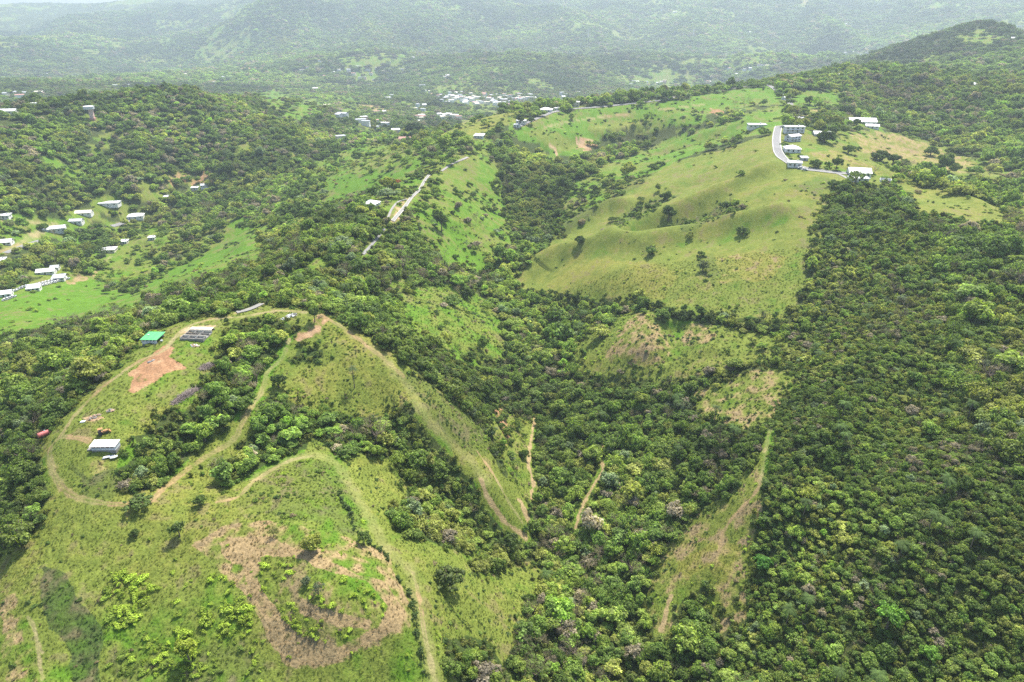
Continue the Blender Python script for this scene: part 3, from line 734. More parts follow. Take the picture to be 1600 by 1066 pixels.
def bare_mesh(name, seed):
    """leafless crown: forked twigs"""
    rng = random.Random(seed); parts = []
    def grow(p, d, l, r, depth):
        q = p + d * l; parts.append(tube([p, p + d * l * .5 + Vector((rng.uniform(-1, 1), rng.uniform(-1, 1), 0)) * l * .08, q], [r, r * .8, r * .6], 4))
        if depth == 0: return
        for i in range(4 if depth > 1 else 5):
            e = (d + Vector((rng.gauss(0, 1), rng.gauss(0, 1), rng.gauss(.15, .5))) * .62).normalized()
            grow(q, e, l * rng.uniform(.62, .85), r * .55, depth - 1)
    grow(Vector((0, 0, -.3)), Vector((0, 0, 1)), .62, .035, 4)
    V, Fc = join(parts)
    me = np_mesh(name, V, Fc, M_LEAF)
    add_attr(me, 'leaf', 'FLOAT', np.random.default_rng(seed).uniform(.8, 1.2, len(V)))
    return me

def palm_fronds(name, seed, n=18):
    """crown of arching fronds, each a midrib with drooping leaflets; hub at the origin"""
    rng = np.random.default_rng(seed); V, Fc, L = [], [], []
    for i in range(n):
        a = i * 2.399; el = rng.uniform(-.15, 1.15); ln = rng.uniform(.85, 1.1)
        d = np.array([math.cos(a), math.sin(a), 0]); side = np.array([-math.sin(a), math.cos(a), 0])
        pts = []
        for k in range(9):
            t = k / 8; pts.append(d * ln * t * math.cos(el * (1 - .6 * t)) + np.array([0, 0, ln * (math.sin(el) * t - .75 * t * t)]))
        lv = rng.uniform(.75, 1.25)
        for k in range(8):
            p, q = pts[k], pts[k + 1]; w = .24 * math.sin(math.pi * min(.95, (k + 1.2) / 9.2)) + .03
            for s in (-1, 1):
                for j in range(2):
                    b0 = p + (q - p) * (j * .5); b1 = p + (q - p) * (j * .5 + .4)
                    tip = (b0 + b1) / 2 + side * s * w + (q - p) * .6 + np.array([0, 0, -w * .55])
                    nv = len(V); V += [b0, b1, tip]; Fc.append([nv, nv + 1, nv + 2]); L += [lv * rng.uniform(.8, 1.2)] * 3
    me = np_mesh(name, np.array(V), np.array(Fc), M_LEAF); add_attr(me, 'leaf', 'FLOAT', np.array(L)); return me

def tuft_mesh(name, seed, n=16, spread=.5):
    rng = np.random.default_rng(seed); V, Fc, L = [], [], []
    for i in range(n):
        a = rng.uniform(0, 6.28); q = spread * math.sqrt(rng.uniform()); b = np.array([q * math.cos(a), q * math.sin(a), 0])
        ln = rng.uniform(.5, 1.0); h = rng.uniform(0, 6.28); lean = rng.uniform(.2, .8)
        d = np.array([math.cos(h) * lean, math.sin(h) * lean, 1]) * ln; s = np.array([-math.sin(h), math.cos(h), 0]) * rng.uniform(.06, .12)
        nv = len(V); V += [b - s, b + s, b + d * .6 + s * .8, b + d]; Fc.append([nv, nv + 1, nv + 2, nv + 3]); L += [.8, .8, 1.0, 1.15]
    me = np_mesh(name, np.array(V), np.array(Fc), M_GRASS); add_attr(me, 'leaf', 'FLOAT', np.array(L)); return me

CROWNS = [
 crown_mesh('crown', 1, 26, 95, .72, .85, (.18, .32)),
 crown_mesh('crown', 2, 20, 105, .62, 1.0, (.2, .38)),
 crown_mesh('crown', 3, 26, 60, .7, .62, (.2, .34)),
 crown_mesh('crown', 4, 17, 110, .56, 1.15, (.22, .4), (.05, .095)),
 crown_mesh('crown', 5, 30, 46, .72, .72, (.16, .3), (.045, .08), .5),
 crown_mesh('crown', 6, 16, 55, .62, .85, (.22, .38), (.07, .13), .3, upright=.8, core=.5),
 crown_mesh('crown', 7, 22, 42, .66, 1.0, (.18, .3), (.04, .075), .25, core=.4),
]
BARE = [bare_mesh('bare_crown', 8), bare_mesh('bare_crown', 9)]
FRONDS = [palm_fronds('fronds', 10), palm_fronds('fronds', 12, 22)]
TRUNKS = [trunk_mesh('trunk', s) for s in (21, 22, 23)]
BUSHES = [
 crown_mesh('bush', 31, 8, 34, .6, .55, (.26, .4), (.09, .16), .4, upright=.6, core=.55),
 crown_mesh('bush', 32, 5, 40, .5, .75, (.3, .48), (.10, .18), .3, upright=.8, core=.5),
 crown_mesh('bush', 33, 11, 24, .72, .4, (.2, .32), (.08, .15), .4, upright=.5, core=.6),
]
TUFTS = [tuft_mesh('tuft', 41), tuft_mesh('tuft', 42, 12, .4), tuft_mesh('tuft', 43, 20, .6)]

# what can be instanced: a collection of meshes is kept beside the scene and picked from by number
def kinds(name, meshes):
    c = bpy.data.collections.new(name)
    for i, me in enumerate(meshes):
        o = bpy.data.objects.new('%s_%02d' % (name, i), me); c.objects.link(o)
    return c
def scatter(name, pts, kind, scale, rotz, tint, coll):
    """one object: points carrying kind, size, turn and tint, with a plant set on each"""
    me = bpy.data.meshes.new(name); me.vertices.add(len(pts)); me.vertices.foreach_set('co', pts.astype(np.float32).ravel()); me.update()
    add_attr(me, 'kind', 'INT', kind); add_attr(me, 'size', 'FLOAT_VECTOR', scale)
    add_attr(me, 'turn', 'FLOAT_VECTOR', rotz); add_attr(me, 'tint', 'FLOAT_VECTOR', tint)
    o = link(name, me)
    ng = bpy.data.node_groups.new(name, 'GeometryNodeTree')
    ng.interface.new_socket('Geometry', in_out='INPUT', socket_type='NodeSocketGeometry')
    ng.interface.new_socket('Geometry', in_out='OUTPUT', socket_type='NodeSocketGeometry')
    N = ng.nodes; gi = N.new('NodeGroupInput'); go = N.new('NodeGroupOutput')
    ci = N.new('GeometryNodeCollectionInfo'); ci.inputs['Collection'].default_value = coll
    ci.inputs['Separate Children'].default_value = True; ci.inputs['Reset Children'].default_value = True
    ip = N.new('GeometryNodeInstanceOnPoints'); ip.inputs['Pick Instance'].default_value = True
    def attr(nm, t):
        a = N.new('GeometryNodeInputNamedAttribute'); a.data_type = t; a.inputs['Name'].default_value = nm; return a.outputs['Attribute']
    K = ng.links
    K.new(gi.outputs[0], ip.inputs['Points']); K.new(ci.outputs[0], ip.inputs['Instance'])
    K.new(attr('kind', 'INT'), ip.inputs['Instance Index']); K.new(attr('size', 'FLOAT_VECTOR'), ip.inputs['Scale'])
    er = N.new('FunctionNodeEulerToRotation'); K.new(attr('turn', 'FLOAT_VECTOR'), er.inputs[0]); K.new(er.outputs[0], ip.inputs['Rotation'])
    K.new(ip.outputs[0], go.inputs[0])
    md = o.modifiers.new('plants', 'NODES'); md.node_group = ng
    tag(o, kind='stuff')
    return o

def rings(bands, az=R(52)):
    """jittered points over the fan of ground in view; spacing grows with distance"""
    X, Y, S = [], [], []
    for r0, r1, sp in bands:
        nr = max(1, int((r1 - r0) / (sp * .9)))
        for i in range(nr):
            r = r0 + (i + .5) * (r1 - r0) / nr; n = max(1, int(2 * az * r / sp))
            a = -az + (np.arange(n) + RNG.uniform(0, 1, n)) * 2 * az / n; rr = r + RNG.uniform(-.5, .5, n) * sp * .9
            X.append(rr * np.sin(a)); Y.append(rr * np.cos(a)); S.append(np.full(n, sp))
    return np.concatenate(X), np.concatenate(Y), np.concatenate(S)

def visible(x, y, z):
    """true where nothing of the ground stands between the eye and the point"""
    ok = np.ones(len(x), bool)
    for t in np.linspace(.35, .985, 40):
        ok &= height(x * t, y * t) < CAM_Z + (z - CAM_Z) * t + .5
    return ok

# ---- woods
PAL = np.array([[.120, .182, .035], [.168, .242, .044], [.215, .278, .052], [.268, .290, .066], [.225, .345, .052], [.205, .262, .130], [.265, .228, .160], [.42, .16, .05]])
tx, ty, tsp = rings([(70, 340, 2.35), (340, 620, 2.9), (620, 1300, 6.2), (1300, 2700, 9.5), (2700, 6500, 17)])
_sg = 1.1 + .004 * np.hypot(tx, ty)
tC = cover(tx + RNG.normal(0, 1, len(tx)) * _sg, ty + RNG.normal(0, 1, len(tx)) * _sg)   # ragged wood edges
tr = np.hypot(tx, ty)
young = inside(YOUNG_W, tx + 6 * fbm(tx, ty, 20, 205, 2), ty + 6 * fbm(tx, ty, 20, 206, 2))
rnd = RNG.uniform(0, 1, len(tx))
thin = np.where(tr > 1300, .93, np.where(tr > 620, .97, np.where(young, .97, .52)))
keep = rnd < tC['forest'] * thin
# a crown must not stand before a clearing seen behind it
_tz = height(tx, ty); _h = np.where(tr > 620, 5.5, np.where(young, 2.6, 4.2)); _t = (CAM_Z - _tz) / np.maximum(CAM_Z - _tz - _h, 8)
tP = cover(tx * np.minimum(_t, 1.06), ty * np.minimum(_t, 1.06))
keep &= ~((tP['open'] > .5) & (tr < 2700) & (RNG.uniform(0, 1, len(tx)) < np.where(tC['open'] > .5, .0, .85)))
_nr = np.nonzero(keep & (tr < 620))[0]
for _hh in (0, 1.4, 2.8, 5.6):
    _tt = (CAM_Z - _tz[_nr]) / np.maximum(CAM_Z - _tz[_nr] - _hh, 8)
    _q = cover(tx[_nr] * _tt, ty[_nr] * _tt)
    keep[_nr[(_q['clear'] < .7) & (RNG.uniform(0, 1, len(_nr)) < .9)]] = False
tx, ty, tsp, tr, young = tx[keep], ty[keep], tsp[keep], tr[keep], young[keep]
tsp = np.where((tr < 620) & ~young, tsp * 1.45, tsp)
tz = height(tx, ty)
n = len(tx)
# stands differ: sizes and hues follow slow noise
st = fbm(tx, ty, 55, 201, 3); hu = np.where(tr > 1300, fbm(tx, ty, 210, 212, 3), fbm(tx, ty, 26, 211, 3)); rr_ = RNG.uniform(0, 1, n)
tsize = tsp * (.58 + .62 * RNG.beta(1.6, 2.4, n) + .22 * st)
tsize = np.clip(tsize, tsp * .40, tsp * 1.25) * np.where((RNG.uniform(0, 1, n) < np.where(young, .09, .13)) & (tr < 1300), np.where(tr > 620, RNG.uniform(1.15, 1.4, n), RNG.uniform(1.3, 1.95, n)), 1) * np.where(young, .84, 1)
lushwood = sstep(.05, .3, fbm(tx, ty, 110, 281, 3)) * (tr < 1200)
pick = np.clip(1.55 + 2.3 * hu + 1.5 * fbm(tx, ty, 95, 283, 2) + .5 * lushwood + RNG.normal(0, 1, n) * np.where(tr > 1300, .35, .95), 0, 3.99).astype(int)
pick = np.where(rr_ < .018, 4, pick); pick = np.where((rr_ > .035) & (rr_ < .06), 5, pick)
gpatch = fbm(tx, ty, 30, 221, 3)
dead_p = np.where(gpatch > .16, .30, .05)
pick = np.where(rr_ > 1 - dead_p, 6, pick); pick = np.where((rr_ > .5) & (rr_ < .5002), 7, pick)
gpatch0 = fbm(tx, ty, 11, 251, 2)
ttint = 1.13 * PAL[pick] * np.where(tr > 1300, RNG.uniform(.92, 1.08, n), RNG.uniform(.8, 1.22, n))[:, None] * (1 + .22 * lushwood + .22 * gpatch0 + .6 * fbm(tx, ty, 60, 261, 3) + (tr > 1300) * .85 * fbm(tx, ty, 330, 271, 3))[:, None]
tkind = RNG.integers(0, 7, n)
tkind = np.where((pick == 6) & (RNG.uniform(0, 1, n) < .7) & (tr < 900), RNG.integers(7, 9, n), tkind)
palm = (RNG.uniform(0, 1, n) < .007) & (tr < 700)
tkind = np.where(palm, RNG.integers(9, 11, n), tkind)
tvert = RNG.uniform(.62, 1.4, n) * np.where(tr > 1300, .75, 1)
tscale = np.stack([tsize, tsize * RNG.uniform(.85, 1.15, n), tsize * tvert], 1)
tlift = np.where(palm, RNG.uniform(5.5, 8, n), tsize * .12)
tscale[palm] = RNG.uniform(2.3, 3.2, (palm.sum(), 1))
ttint[palm] = np.array([.14, .21, .06]) * RNG.uniform(.8, 1.3, (palm.sum(), 1))
tturn = np.stack([RNG.normal(0, .06, n), RNG.normal(0, .06, n), RNG.uniform(0, 6.28, n)], 1)
px_, py_, dep_ = project(tx, ty, tz + tsize * .6)
app = tsize / dep_ * (~palm)
inframe = (px_ > 4) & (px_ < 1596) & (py_ > 4) & (py_ < 1075)
cand = np.nonzero(inframe)[0]; cand = cand[np.argsort(-app[cand])][:900]
cand = cand[visible(tx[cand], ty[cand], tz[cand] + tsize[cand] * .8)]
near_leaf = [i for i in cand if tkind[i] < 7][:300]
near_bare = [i for i in np.nonzero(inframe & (tkind >= 7) & (tkind < 9))[0][np.argsort(-app[inframe & (tkind >= 7) & (tkind < 9)])]][:60]
near_palm = list(np.nonzero(inframe & palm)[0][np.argsort(dep_[inframe & palm])])[:60]
solo = np.zeros(n, bool); solo[near_leaf] = True; solo[near_bare] = True; solo[near_palm] = True

def area_of(px, py):
    if px > 985 and py > 0: return 'in the thick wood down the right-hand slope'
    if px < 120: return 'at the left edge below the farm track'
    if px < 480 and py < 780: return 'in the wood beside the farm plateau'
    if px < 800 and py < 870: return 'in the wooded hollow below the mown ridge'
    return 'in the gully wood at bottom centre'
HUE = ['dark green', 'deep green', 'mid green', 'olive green', 'bright lime green', 'silvery green', 'brownish grey', 'orange flowering']
FORM = ['rounded', 'tall crowned', 'broad crowned', 'lumpy', 'wide flat crowned', 'loose crowned', 'thin crowned']
first = {}
def put_tree(i):
    k = int(tkind[i]); px, py = float(px_[i]), float(py_[i]); ar = area_of(px, py)
    if k < 7:
        nm, cat, lab, grp = 'broadleaf_tree', 'tree', '%s %s broadleaf tree %s' % (FORM[k], HUE[pick[i]], ar), '%s %s trees %s' % (FORM[k], HUE[pick[i]], ar)
        crown, trunk = CROWNS[k], TRUNKS[k % 3]
    elif k < 9:
        nm, cat, lab, grp = 'bare_tree', 'tree', 'leafless grey-brown bare tree %s' % ar, 'bare trees %s' % ar
        crown, trunk = BARE[k - 7], TRUNKS[k % 3]
    else:
        nm, cat, lab, grp = 'palm_tree', 'palm', 'feathery palm rising among the trees %s' % ar, 'palms %s' % ar
        crown, trunk = FRONDS[k - 9], None
    plant(nm, lab, cat, grp, (tx[i], ty[i], tz[i]), tscale[i], tturn[i][2], ttint[i], crown, trunk, tlift[i])
PALM_TRUNK = {}
def plant(nm, lab, cat, grp, loc, scale, turn, tint, crown, trunk, lift):
    t = link(nm, None, None, [float(v) for v in loc], float(turn)); tag(t, lab, cat, grp)
    part = {'palm_tree': 'fronds', 'bare_tree': 'branches'}.get(nm, 'crown')
    c = link(part, crown, t, (0, 0, float(lift))); c.scale = [float(v) for v in scale]; c['tint'] = [float(v) for v in tint]
    if trunk is None:
        key = round(float(lift), 0)
        if key not in PALM_TRUNK:
            v, f = tube([(0, 0, -.5), (.05, 0, key * .5), (0, 0, key)], [.22, .16, .13], 7); PALM_TRUNK[key] = np_mesh('trunk', v, f, M_BARK, True)
        k = link('trunk', PALM_TRUNK[key], t); k.scale = (1, 1, float(lift) / key)
    else:
        k = link('trunk', trunk, t); k.scale = [float(scale[0]), float(scale[0]), float(scale[2] + lift)]
    return t
for i in near_leaf + near_bare + near_palm: put_tree(i)
rest = ~solo
scatter('wood', np.stack([tx, ty, tz + tlift], 1)[rest], tkind[rest], tscale[rest], tturn[rest], ttint[rest], kinds('tree_kind', CROWNS + BARE + FRONDS))

# ---- scrub: low bushes on the rough ground
bx, by, bsp = rings([(80, 300, 1.55), (300, 520, 2.5), (520, 1000, 5)])
bC = cover(bx, by)
clump = fbm(bx, by, 6, 231, 3)
br = np.hypot(bx, by)
keep = RNG.uniform(0, 1, len(bx)) < np.clip(bC['scrub'] * (0.62 + 1.9 * clump), 0, 1) * (bC['open'] > .5) * (bC['forest'] < .5)
bx, by, bsp, clump, br = bx[keep], by[keep], bsp[keep], clump[keep], br[keep]
bz = height(bx, by); n2_ = len(bx)
qx0, qy0, _ = project(bx, by, bz)
bsize = bsp * (1 + .9 * bC['lime'][keep]) * (.26 + .42 * RNG.beta(1.3, 3, n2_) * 1.5 + .16 * clump)
bdark = np.array([k for k in bC['dark'][keep]])
bp = RNG.uniform(0, 1, n2_)
blime = bC['lime'][keep]
sec = np.clip(fbm(bx, by, 22, 241, 2) * 1.4 + .42 + .5 * blime - bdark * .5 + RNG.normal(0, .18, n2_), 0, 1)[:, None]
btint = (np.array([.085, .140, .028]) * (1 - sec) + np.array([.320, .420, .045]) * sec) * RNG.uniform(.75, 1.25, (n2_, 1))
btint = np.where((bp > .93 + blime * .07)[:, None], np.array([.24, .20, .10]) * RNG.uniform(.8, 1.2, (n2_, 1)), btint)
bkind = RNG.integers(0, 3, n2_)
bscale = np.stack([bsize * RNG.uniform(.8, 1.2, n2_), bsize * RNG.uniform(.8, 1.2, n2_), bsize * RNG.uniform(.55, 1.1, n2_)], 1)
bturn = np.stack([np.zeros(n2_), np.zeros(n2_), RNG.uniform(0, 6.28, n2_)], 1)
qx, qy, qd = project(bx, by, bz)
bi = np.nonzero((qx > 5) & (qx < 1595) & (qy > 5) & (qy < 1062))[0]; bi = bi[np.argsort(-(bsize / qd)[bi])][:300]
def bush_area(px, py):
    if px > 900: return 'on the rough clearing in the right wood'
    if px > 640: return 'on the scrubby slope right of the mown track'
    if px < 280 and py > 800: return 'on the lower left meadow'
    if py > 800: return 'round the brown mown oval'
    return 'on the rough slope below the farm'
bsolo = np.zeros(n2_, bool); bsolo[bi] = True
for i in bi:
    hue = 'dry brownish' if bp[i] > .93 + blime[i] * .07 else ('bright green' if sec[i, 0] > .55 else 'dark green')
    ar = bush_area(qx[i], qy[i])
    o = link('bush', BUSHES[int(bkind[i])], None, (bx[i], by[i], bz[i] - .05), float(bturn[i][2])); o.scale = [float(v) for v in bscale[i]]
    o['tint'] = [float(v) for v in btint[i]]
    tag(o, 'low %s leafy bush %s' % (hue, ar), 'bush', '%s bushes %s' % (hue, ar))
scatter('scrub', np.stack([bx, by, bz - .05], 1)[~bsolo], bkind[~bsolo], bscale[~bsolo], bturn[~bsolo], btint[~bsolo], kinds('bush_kind', BUSHES))

# ---- undergrowth between the trunks
ux, uy, usp = rings([(75, 340, 2.0), (340, 640, 3.0)])
_sg = 1.4 + .004 * np.hypot(ux, uy); uC = cover(ux + RNG.normal(0, 1, len(ux)) * _sg, uy + RNG.normal(0, 1, len(ux)) * _sg); uD = cover(ux, uy)['clear']; keep = (uC['open'] < .5) & (uC['forest'] > .2) & (uD > .8)
ux, uy, usp = ux[keep], uy[keep], usp[keep]; uz = height(ux, uy); nu = len(ux)
us = usp * RNG.uniform(.55, 1.0, nu)
scatter('undergrowth', np.stack([ux, uy, uz - .1], 1), RNG.integers(0, 3, nu), np.stack([us, us, us * RNG.uniform(.9, 1.9, nu)], 1), np.stack([np.zeros(nu), np.zeros(nu), RNG.uniform(0, 6.28, nu)], 1),
        np.array([.150, .210, .042]) * RNG.uniform(.6, 1.35, (nu, 1)) * np.stack([RNG.uniform(.85, 1.3, nu), np.ones(nu), np.ones(nu)], 1), kinds('undergrowth_kind', BUSHES))

# ---- grass tufts
hx, hy, hsp = rings([(80, 260, .95), (260, 420, 1.6)])
hC = cover(hx, hy)
keep = (hC['open'] > .5) & (hC['path'] < .2) & (hC['dirt'] < .1) & (RNG.uniform(0, 1, len(hx)) < .75 - .6 * hC['mown'])
hcol = ground_colour(hx, hy, hC)[keep]
hx, hy, hsp = hx[keep], hy[keep], hsp[keep]; hz = height(hx, hy); nh = len(hx)
hs = hsp * RNG.uniform(.35, .75, nh); hh = RNG.uniform(.18, .5, nh) * np.clip(hsp, 1, 1.3)
scatter('grass', np.stack([hx, hy, hz - .03], 1), RNG.integers(0, 3, nh), np.stack([hs, hs, hh], 1),
        np.stack([np.zeros(nh), np.zeros(nh), RNG.uniform(0, 6.28, nh)], 1), hcol * RNG.uniform(.8, 1.3, (nh, 1)), kinds('tuft_kind', TUFTS))
print('trees', n, 'bushes', n2_, 'tufts', nh)
# ------------------------------------------------------------------ roads
def strip(p, w0, w1, lift, mat, name, parent=None, rag=0.0, step=None):
    """a band along a ground line between the offsets w0..w1, laid on the ground"""
    p = np.asarray(p); d = np.gradient(p, axis=0); d /= np.linalg.norm(d, axis=1)[:, None] + 1e-9
    nrm = np.stack([-d[:, 1], d[:, 0]], 1); k = 5
    V = []
    zc = height(p[:, 0], p[:, 1])
    for j in range(k):
        o = w0 + (w1 - w0) * j / (k - 1)
        q = p + nrm * o
        V.append(np.stack([q[:, 0], q[:, 1], np.maximum(height(q[:, 0], q[:, 1]), zc - .5) + lift], 1))
    V = np.stack(V, 1).reshape(-1, 3); n = len(p)
    f = [[i * k + j, i * k + j + 1, (i + 1) * k + j + 1, (i + 1) * k + j] for i in range(n - 1) for j in range(k - 1)]
    me = np_mesh(name, V, f, mat); return link(name, me, parent)
def resample(p, step=2.0):
    p = np.asarray(p); s = np.concatenate([[0], np.cumsum(np.linalg.norm(np.diff(p, axis=0), axis=1))])
    t = np.arange(0, s[-1], step); return np.stack([np.interp(t, s, p[:, 0]), np.interp(t, s, p[:, 1])], 1)
M_ASPH = plain('asphalt', (.20, .195, .19), .9, .2, .6)
M_CONC = plain('concrete', (.23, .22, .20), .85, .15, .8)
M_KERB = plain('kerb_concrete', (.44, .43, .40), .85, .1, 1)
for i, (k, w, p) in enumerate(ROAD_W):
    q = resample(p, 2.0)
    pale = i in (1, 6, 7, 9, 10)
    r_ = strip(q, -w / 2, w / 2, .22 if i in (0, 1) else .4, M_CONC if pale else M_ASPH, k); tag(r_, kind='structure')
    if i == 0:
        for s in (-1, 1):
            e = strip(q, s * w / 2 - .35, s * w / 2 + .35, .36, M_KERB, 'kerb'); tag(e, kind='structure')
    elif i in (5, 6, 3):
        for s in (-1, 1):
            e = strip(q, s * w / 2 - .16, s * w / 2 + .16, .5, M_KERB, 'kerb'); tag(e, kind='structure')

# ------------------------------------------------------------------ buildings
M_WHITE = plain('white_paint', (.68, .67, .64), .7, .06, .5)
M_GREYW = plain('grey_render', (.55, .56, .57), .8, .1, .5)
M_CREAM = plain('cream_render', (.66, .60, .48), .8, .1, .5)
M_PINK = plain('pink_render', (.60, .42, .36), .8, .1, .5)
M_ROOFW = plain('white_roof_coating', (.72, .72, .71), .6, .06, .4)
M_ROOFG = plain('weathered_zinc', (.42, .43, .44), .5, .15, .6)
M_ROOFR = plain('faded_red_roof', (.42, .22, .18), .8, .2, .8)
M_DARK = plain('dark_glass', (.035, .04, .045), .25, .2, 1)
M_STEEL = plain('steel_frame', (.35, .36, .37), .6, .15, 2)
def corrugated(name, a, b, pitch, streak):
    m, nt, out = new_mat(name)
    p = nt.nodes.new('ShaderNodeBsdfPrincipled'); p.inputs['Roughness'].default_value = .5
    tc = nt.nodes.new('ShaderNodeTexCoord'); mp = nt.nodes.new('ShaderNodeMapping'); mp.inputs['Scale'].default_value = (streak, .12, .12)
    nz = nt.nodes.new('ShaderNodeTexNoise'); nz.inputs['Scale'].default_value = 1.0; nz.inputs['Detail'].default_value = 5
    nt.links.new(tc.outputs['Object'], mp.inputs[0]); nt.links.new(mp.outputs[0], nz.inputs['Vector'])
    cr = nt.nodes.new('ShaderNodeValToRGB'); cr.color_ramp.elements[0].position = .36; cr.color_ramp.elements[1].position = .52
    cr.color_ramp.elements[0].color = (*b, 1); cr.color_ramp.elements[1].color = (*a, 1)
    nt.links.new(nz.outputs['Fac'], cr.inputs[0]); nt.links.new(cr.outputs[0], p.inputs['Base Color'])
    nt.links.new(p.outputs[0], out.inputs['Surface']); return m
M_RUSTY = corrugated('streaked_white_sheet', (.74, .72, .68), (.46, .33, .25), 1, 3.2)
M_GREEN = corrugated('green_sheet', (.075, .40, .12), (.11, .36, .15), 1, 2.4)

class MB:
    def __init__(s): s.v, s.f = [], []
    def box(s, x0, x1, y0, y1, z0, z1):
        n = len(s.v); s.v += [(x, y, z) for z in (z0, z1) for y in (y0, y1) for x in (x0, x1)]
        s.f += [[n + a for a in q] for q in ((0, 2, 3, 1), (4, 5, 7, 6), (0, 1, 5, 4), (2, 6, 7, 3), (0, 4, 6, 2), (1, 3, 7, 5))]; return s
    def slab(s, pts, t):
        """a thick sheet: outline points, thickness downwards"""
        n = len(s.v); k = len(pts); s.v += list(pts) + [(x, y, z - t) for x, y, z in pts]
        s.f += [list(range(n, n + k)), list(range(n + 2 * k - 1, n + k - 1, -1))]
        s.f += [[n + i, n + k + i, n + k + (i + 1) % k, n + (i + 1) % k] for i in range(k)]; return s
    def tube(s, path, rad, sides=8):
        n = len(s.v); v, f = tube(path, rad if isinstance(rad, (list, tuple)) else [rad] * len(path), sides); s.v += v; s.f += [[a + n for a in q] for q in f]
        s.f += [list(range(n, n + sides))[::-1], list(range(n + len(v) - sides, n + len(v)))]; return s
    def build(s, name, mat, parent=None, loc=None, rotz=0, smooth=False):
        me = bpy.data.meshes.new(name); me.from_pydata(s.v, [], s.f); me.materials.append(mat)
        if smooth: me.polygons.foreach_set('use_smooth', [True] * len(me.polygons))
        me.update(); return link(name, me, parent, loc, rotz)

def house(px, py, wpx, depth, h, rot, roof, label, group, nm='house', cat='house', wall=None, roofm=None, floors=1, wins=3, over=.5, detail=True):
    """rot in degrees; the front faces -Y before turning. wpx is the width in the picture"""
    x, y, r = (float(a[0]) for a in hit(px, py)); z = float(height(x, y))
    dist = math.sqrt(r * r + (z - CAM_Z) ** 2); w = wpx * dist / F
    wall = wall or M_WHITE; roofm = roofm or M_ROOFW
    t = link(nm, None, None, (x, y, z), R(rot)); tag(t, label, cat, group)
    a, b = w / 2, depth / 2
    base = -2.5; h *= .84
    H = h * floors
    MB().box(-a, a, -b, b, base, H).build('wall', wall, t)
    if roof == 'flat':
        m = MB().box(-a - over, a + over, -b - over, b + over, H + .004, H + .28); m.build('roof', roofm, t)
        if detail:
            m = MB()
            for q in ((-a - over, -a - over + .25, -b - over, b + over), (a + over - .25, a + over, -b - over, b + over), (-a - over + .25, a + over - .25, b + over - .25, b + over), (-a - over + .25, a + over - .25, -b - over, -b - over + .25)):
                m.box(*q, H + .284, H + .55)
            m.build('parapet', wall, t)
            MB().tube([(a * .45, b * .3, H + .284), (a * .45, b * .3, H + 1.5)], .6, 10).build('cistern', M_ROOFG, t)
    elif roof == 'gable':
        rh = depth * .22; A, B = a + over, b + over
        m = MB().slab([(-A, -B, H), (A, -B, H), (A, 0, H + rh), (-A, 0, H + rh)], .14).slab([(-A, 0, H + rh + .004), (A, 0, H + rh + .004), (A, B, H), (-A, B, H)], .14); m.build('roof', roofm, t)
        m = MB(); m.v = [(-a, -b, H), (-a, b, H), (-a, 0, H + rh - .2), (a, -b, H), (a, b, H), (a, 0, H + rh - .2)]; m.f = [[0, 2, 1], [3, 4, 5]]; m.build('gable', wall, t)
    elif roof == 'hip':
        rh = depth * .2; A, B = a + over, b + over; c = max(A - B, .3)
        m = MB(); m.v = [(-A, -B, H), (A, -B, H), (A, B, H), (-A, B, H), (-c, 0, H + rh), (c, 0, H + rh)]
        m.f = [[0, 1, 5, 4], [1, 2, 5], [2, 3, 4, 5], [3, 0, 4], [3, 2, 1, 0]]; m.build('roof', roofm, t)
    elif roof == 'shed':
        A, B = a + over, b + over
        MB().slab([(-A, -B, H + .1), (A, -B, H + .1), (A, B, H + depth * .14 + .1), (-A, B, H + depth * .14 + .1)], .1).build('roof', roofm, t)
    if detail:
        for fl in range(floors):
            for i in range(wins):
                cx = -a + (i + .5) * 2 * a / wins; ww = min(.75, a / wins * .5); z0 = fl * h + .75
                if fl == 0 and i == wins // 2:
                    MB().box(cx - .5, cx + .5, -b - .05, -b + .1, .05, min(2.1, h - .15)).build('door', M_DARK, t)
                else:
                    f = MB().box(cx - ww - .1, cx + ww + .1, -b - .03, -b + .1, z0 - .1, z0 + 1.1).build('window', wall, t)
                    MB().box(cx - ww, cx + ww, -b - .06, -b - .02, z0, z0 + 1.0).build('pane', M_DARK, f)
            for s in (-1, 1):
                f = MB().box(s * a - .05, s * a + .05, -.9, .9, fl * h + .7, fl * h + 1.85).build('window', wall, t)
                MB().box(s * (a + .03) - .03, s * (a + .03) + .03, -.8, .8, fl * h + .8, fl * h + 1.75).build('pane', M_DARK, f)
        if floors > 1:
            m = MB().box(-a * .6, a * .6, -b - 1.3, -b - .03, h - .1, h + .05); m.build('balcony', wall, t)
    return t
RG = 'houses strung along the ridge road'
house(1240, 206, 26, 7, 2.6, -4, 'flat', 'white two-storey house with flat roof at the head of the kerbed ridge road', RG, floors=2, wins=4)
house(1238, 220, 20, 7, 2.4, 28, 'gable', 'pale grey two-storey house turned to the road, second down from the bend top', RG, wall=M_GREYW, roofm=M_ROOFG, floors=2, wins=3)
house(1237, 236, 20, 11, 3.0, -8, 'hip', 'white single-storey house with bright roof on the lawn inside the road curve', RG)
house(1241, 259, 18, 8, 3.0, -18, 'flat', 'small white flat-roofed house right beside the lower road bend', RG)
house(1256, 250, 9, 4.5, 2.2, -5, 'shed', 'tiny dark open hut with pale tin roof on the slope above the road bend', RG, nm='hut', cat='hut', wall=M_STEEL, roofm=M_ROOFG, wins=1)
house(1341, 274, 27, 12, 3.4, -14, 'gable', 'large white gabled house at the end of the ridge driveway', RG, wins=4)
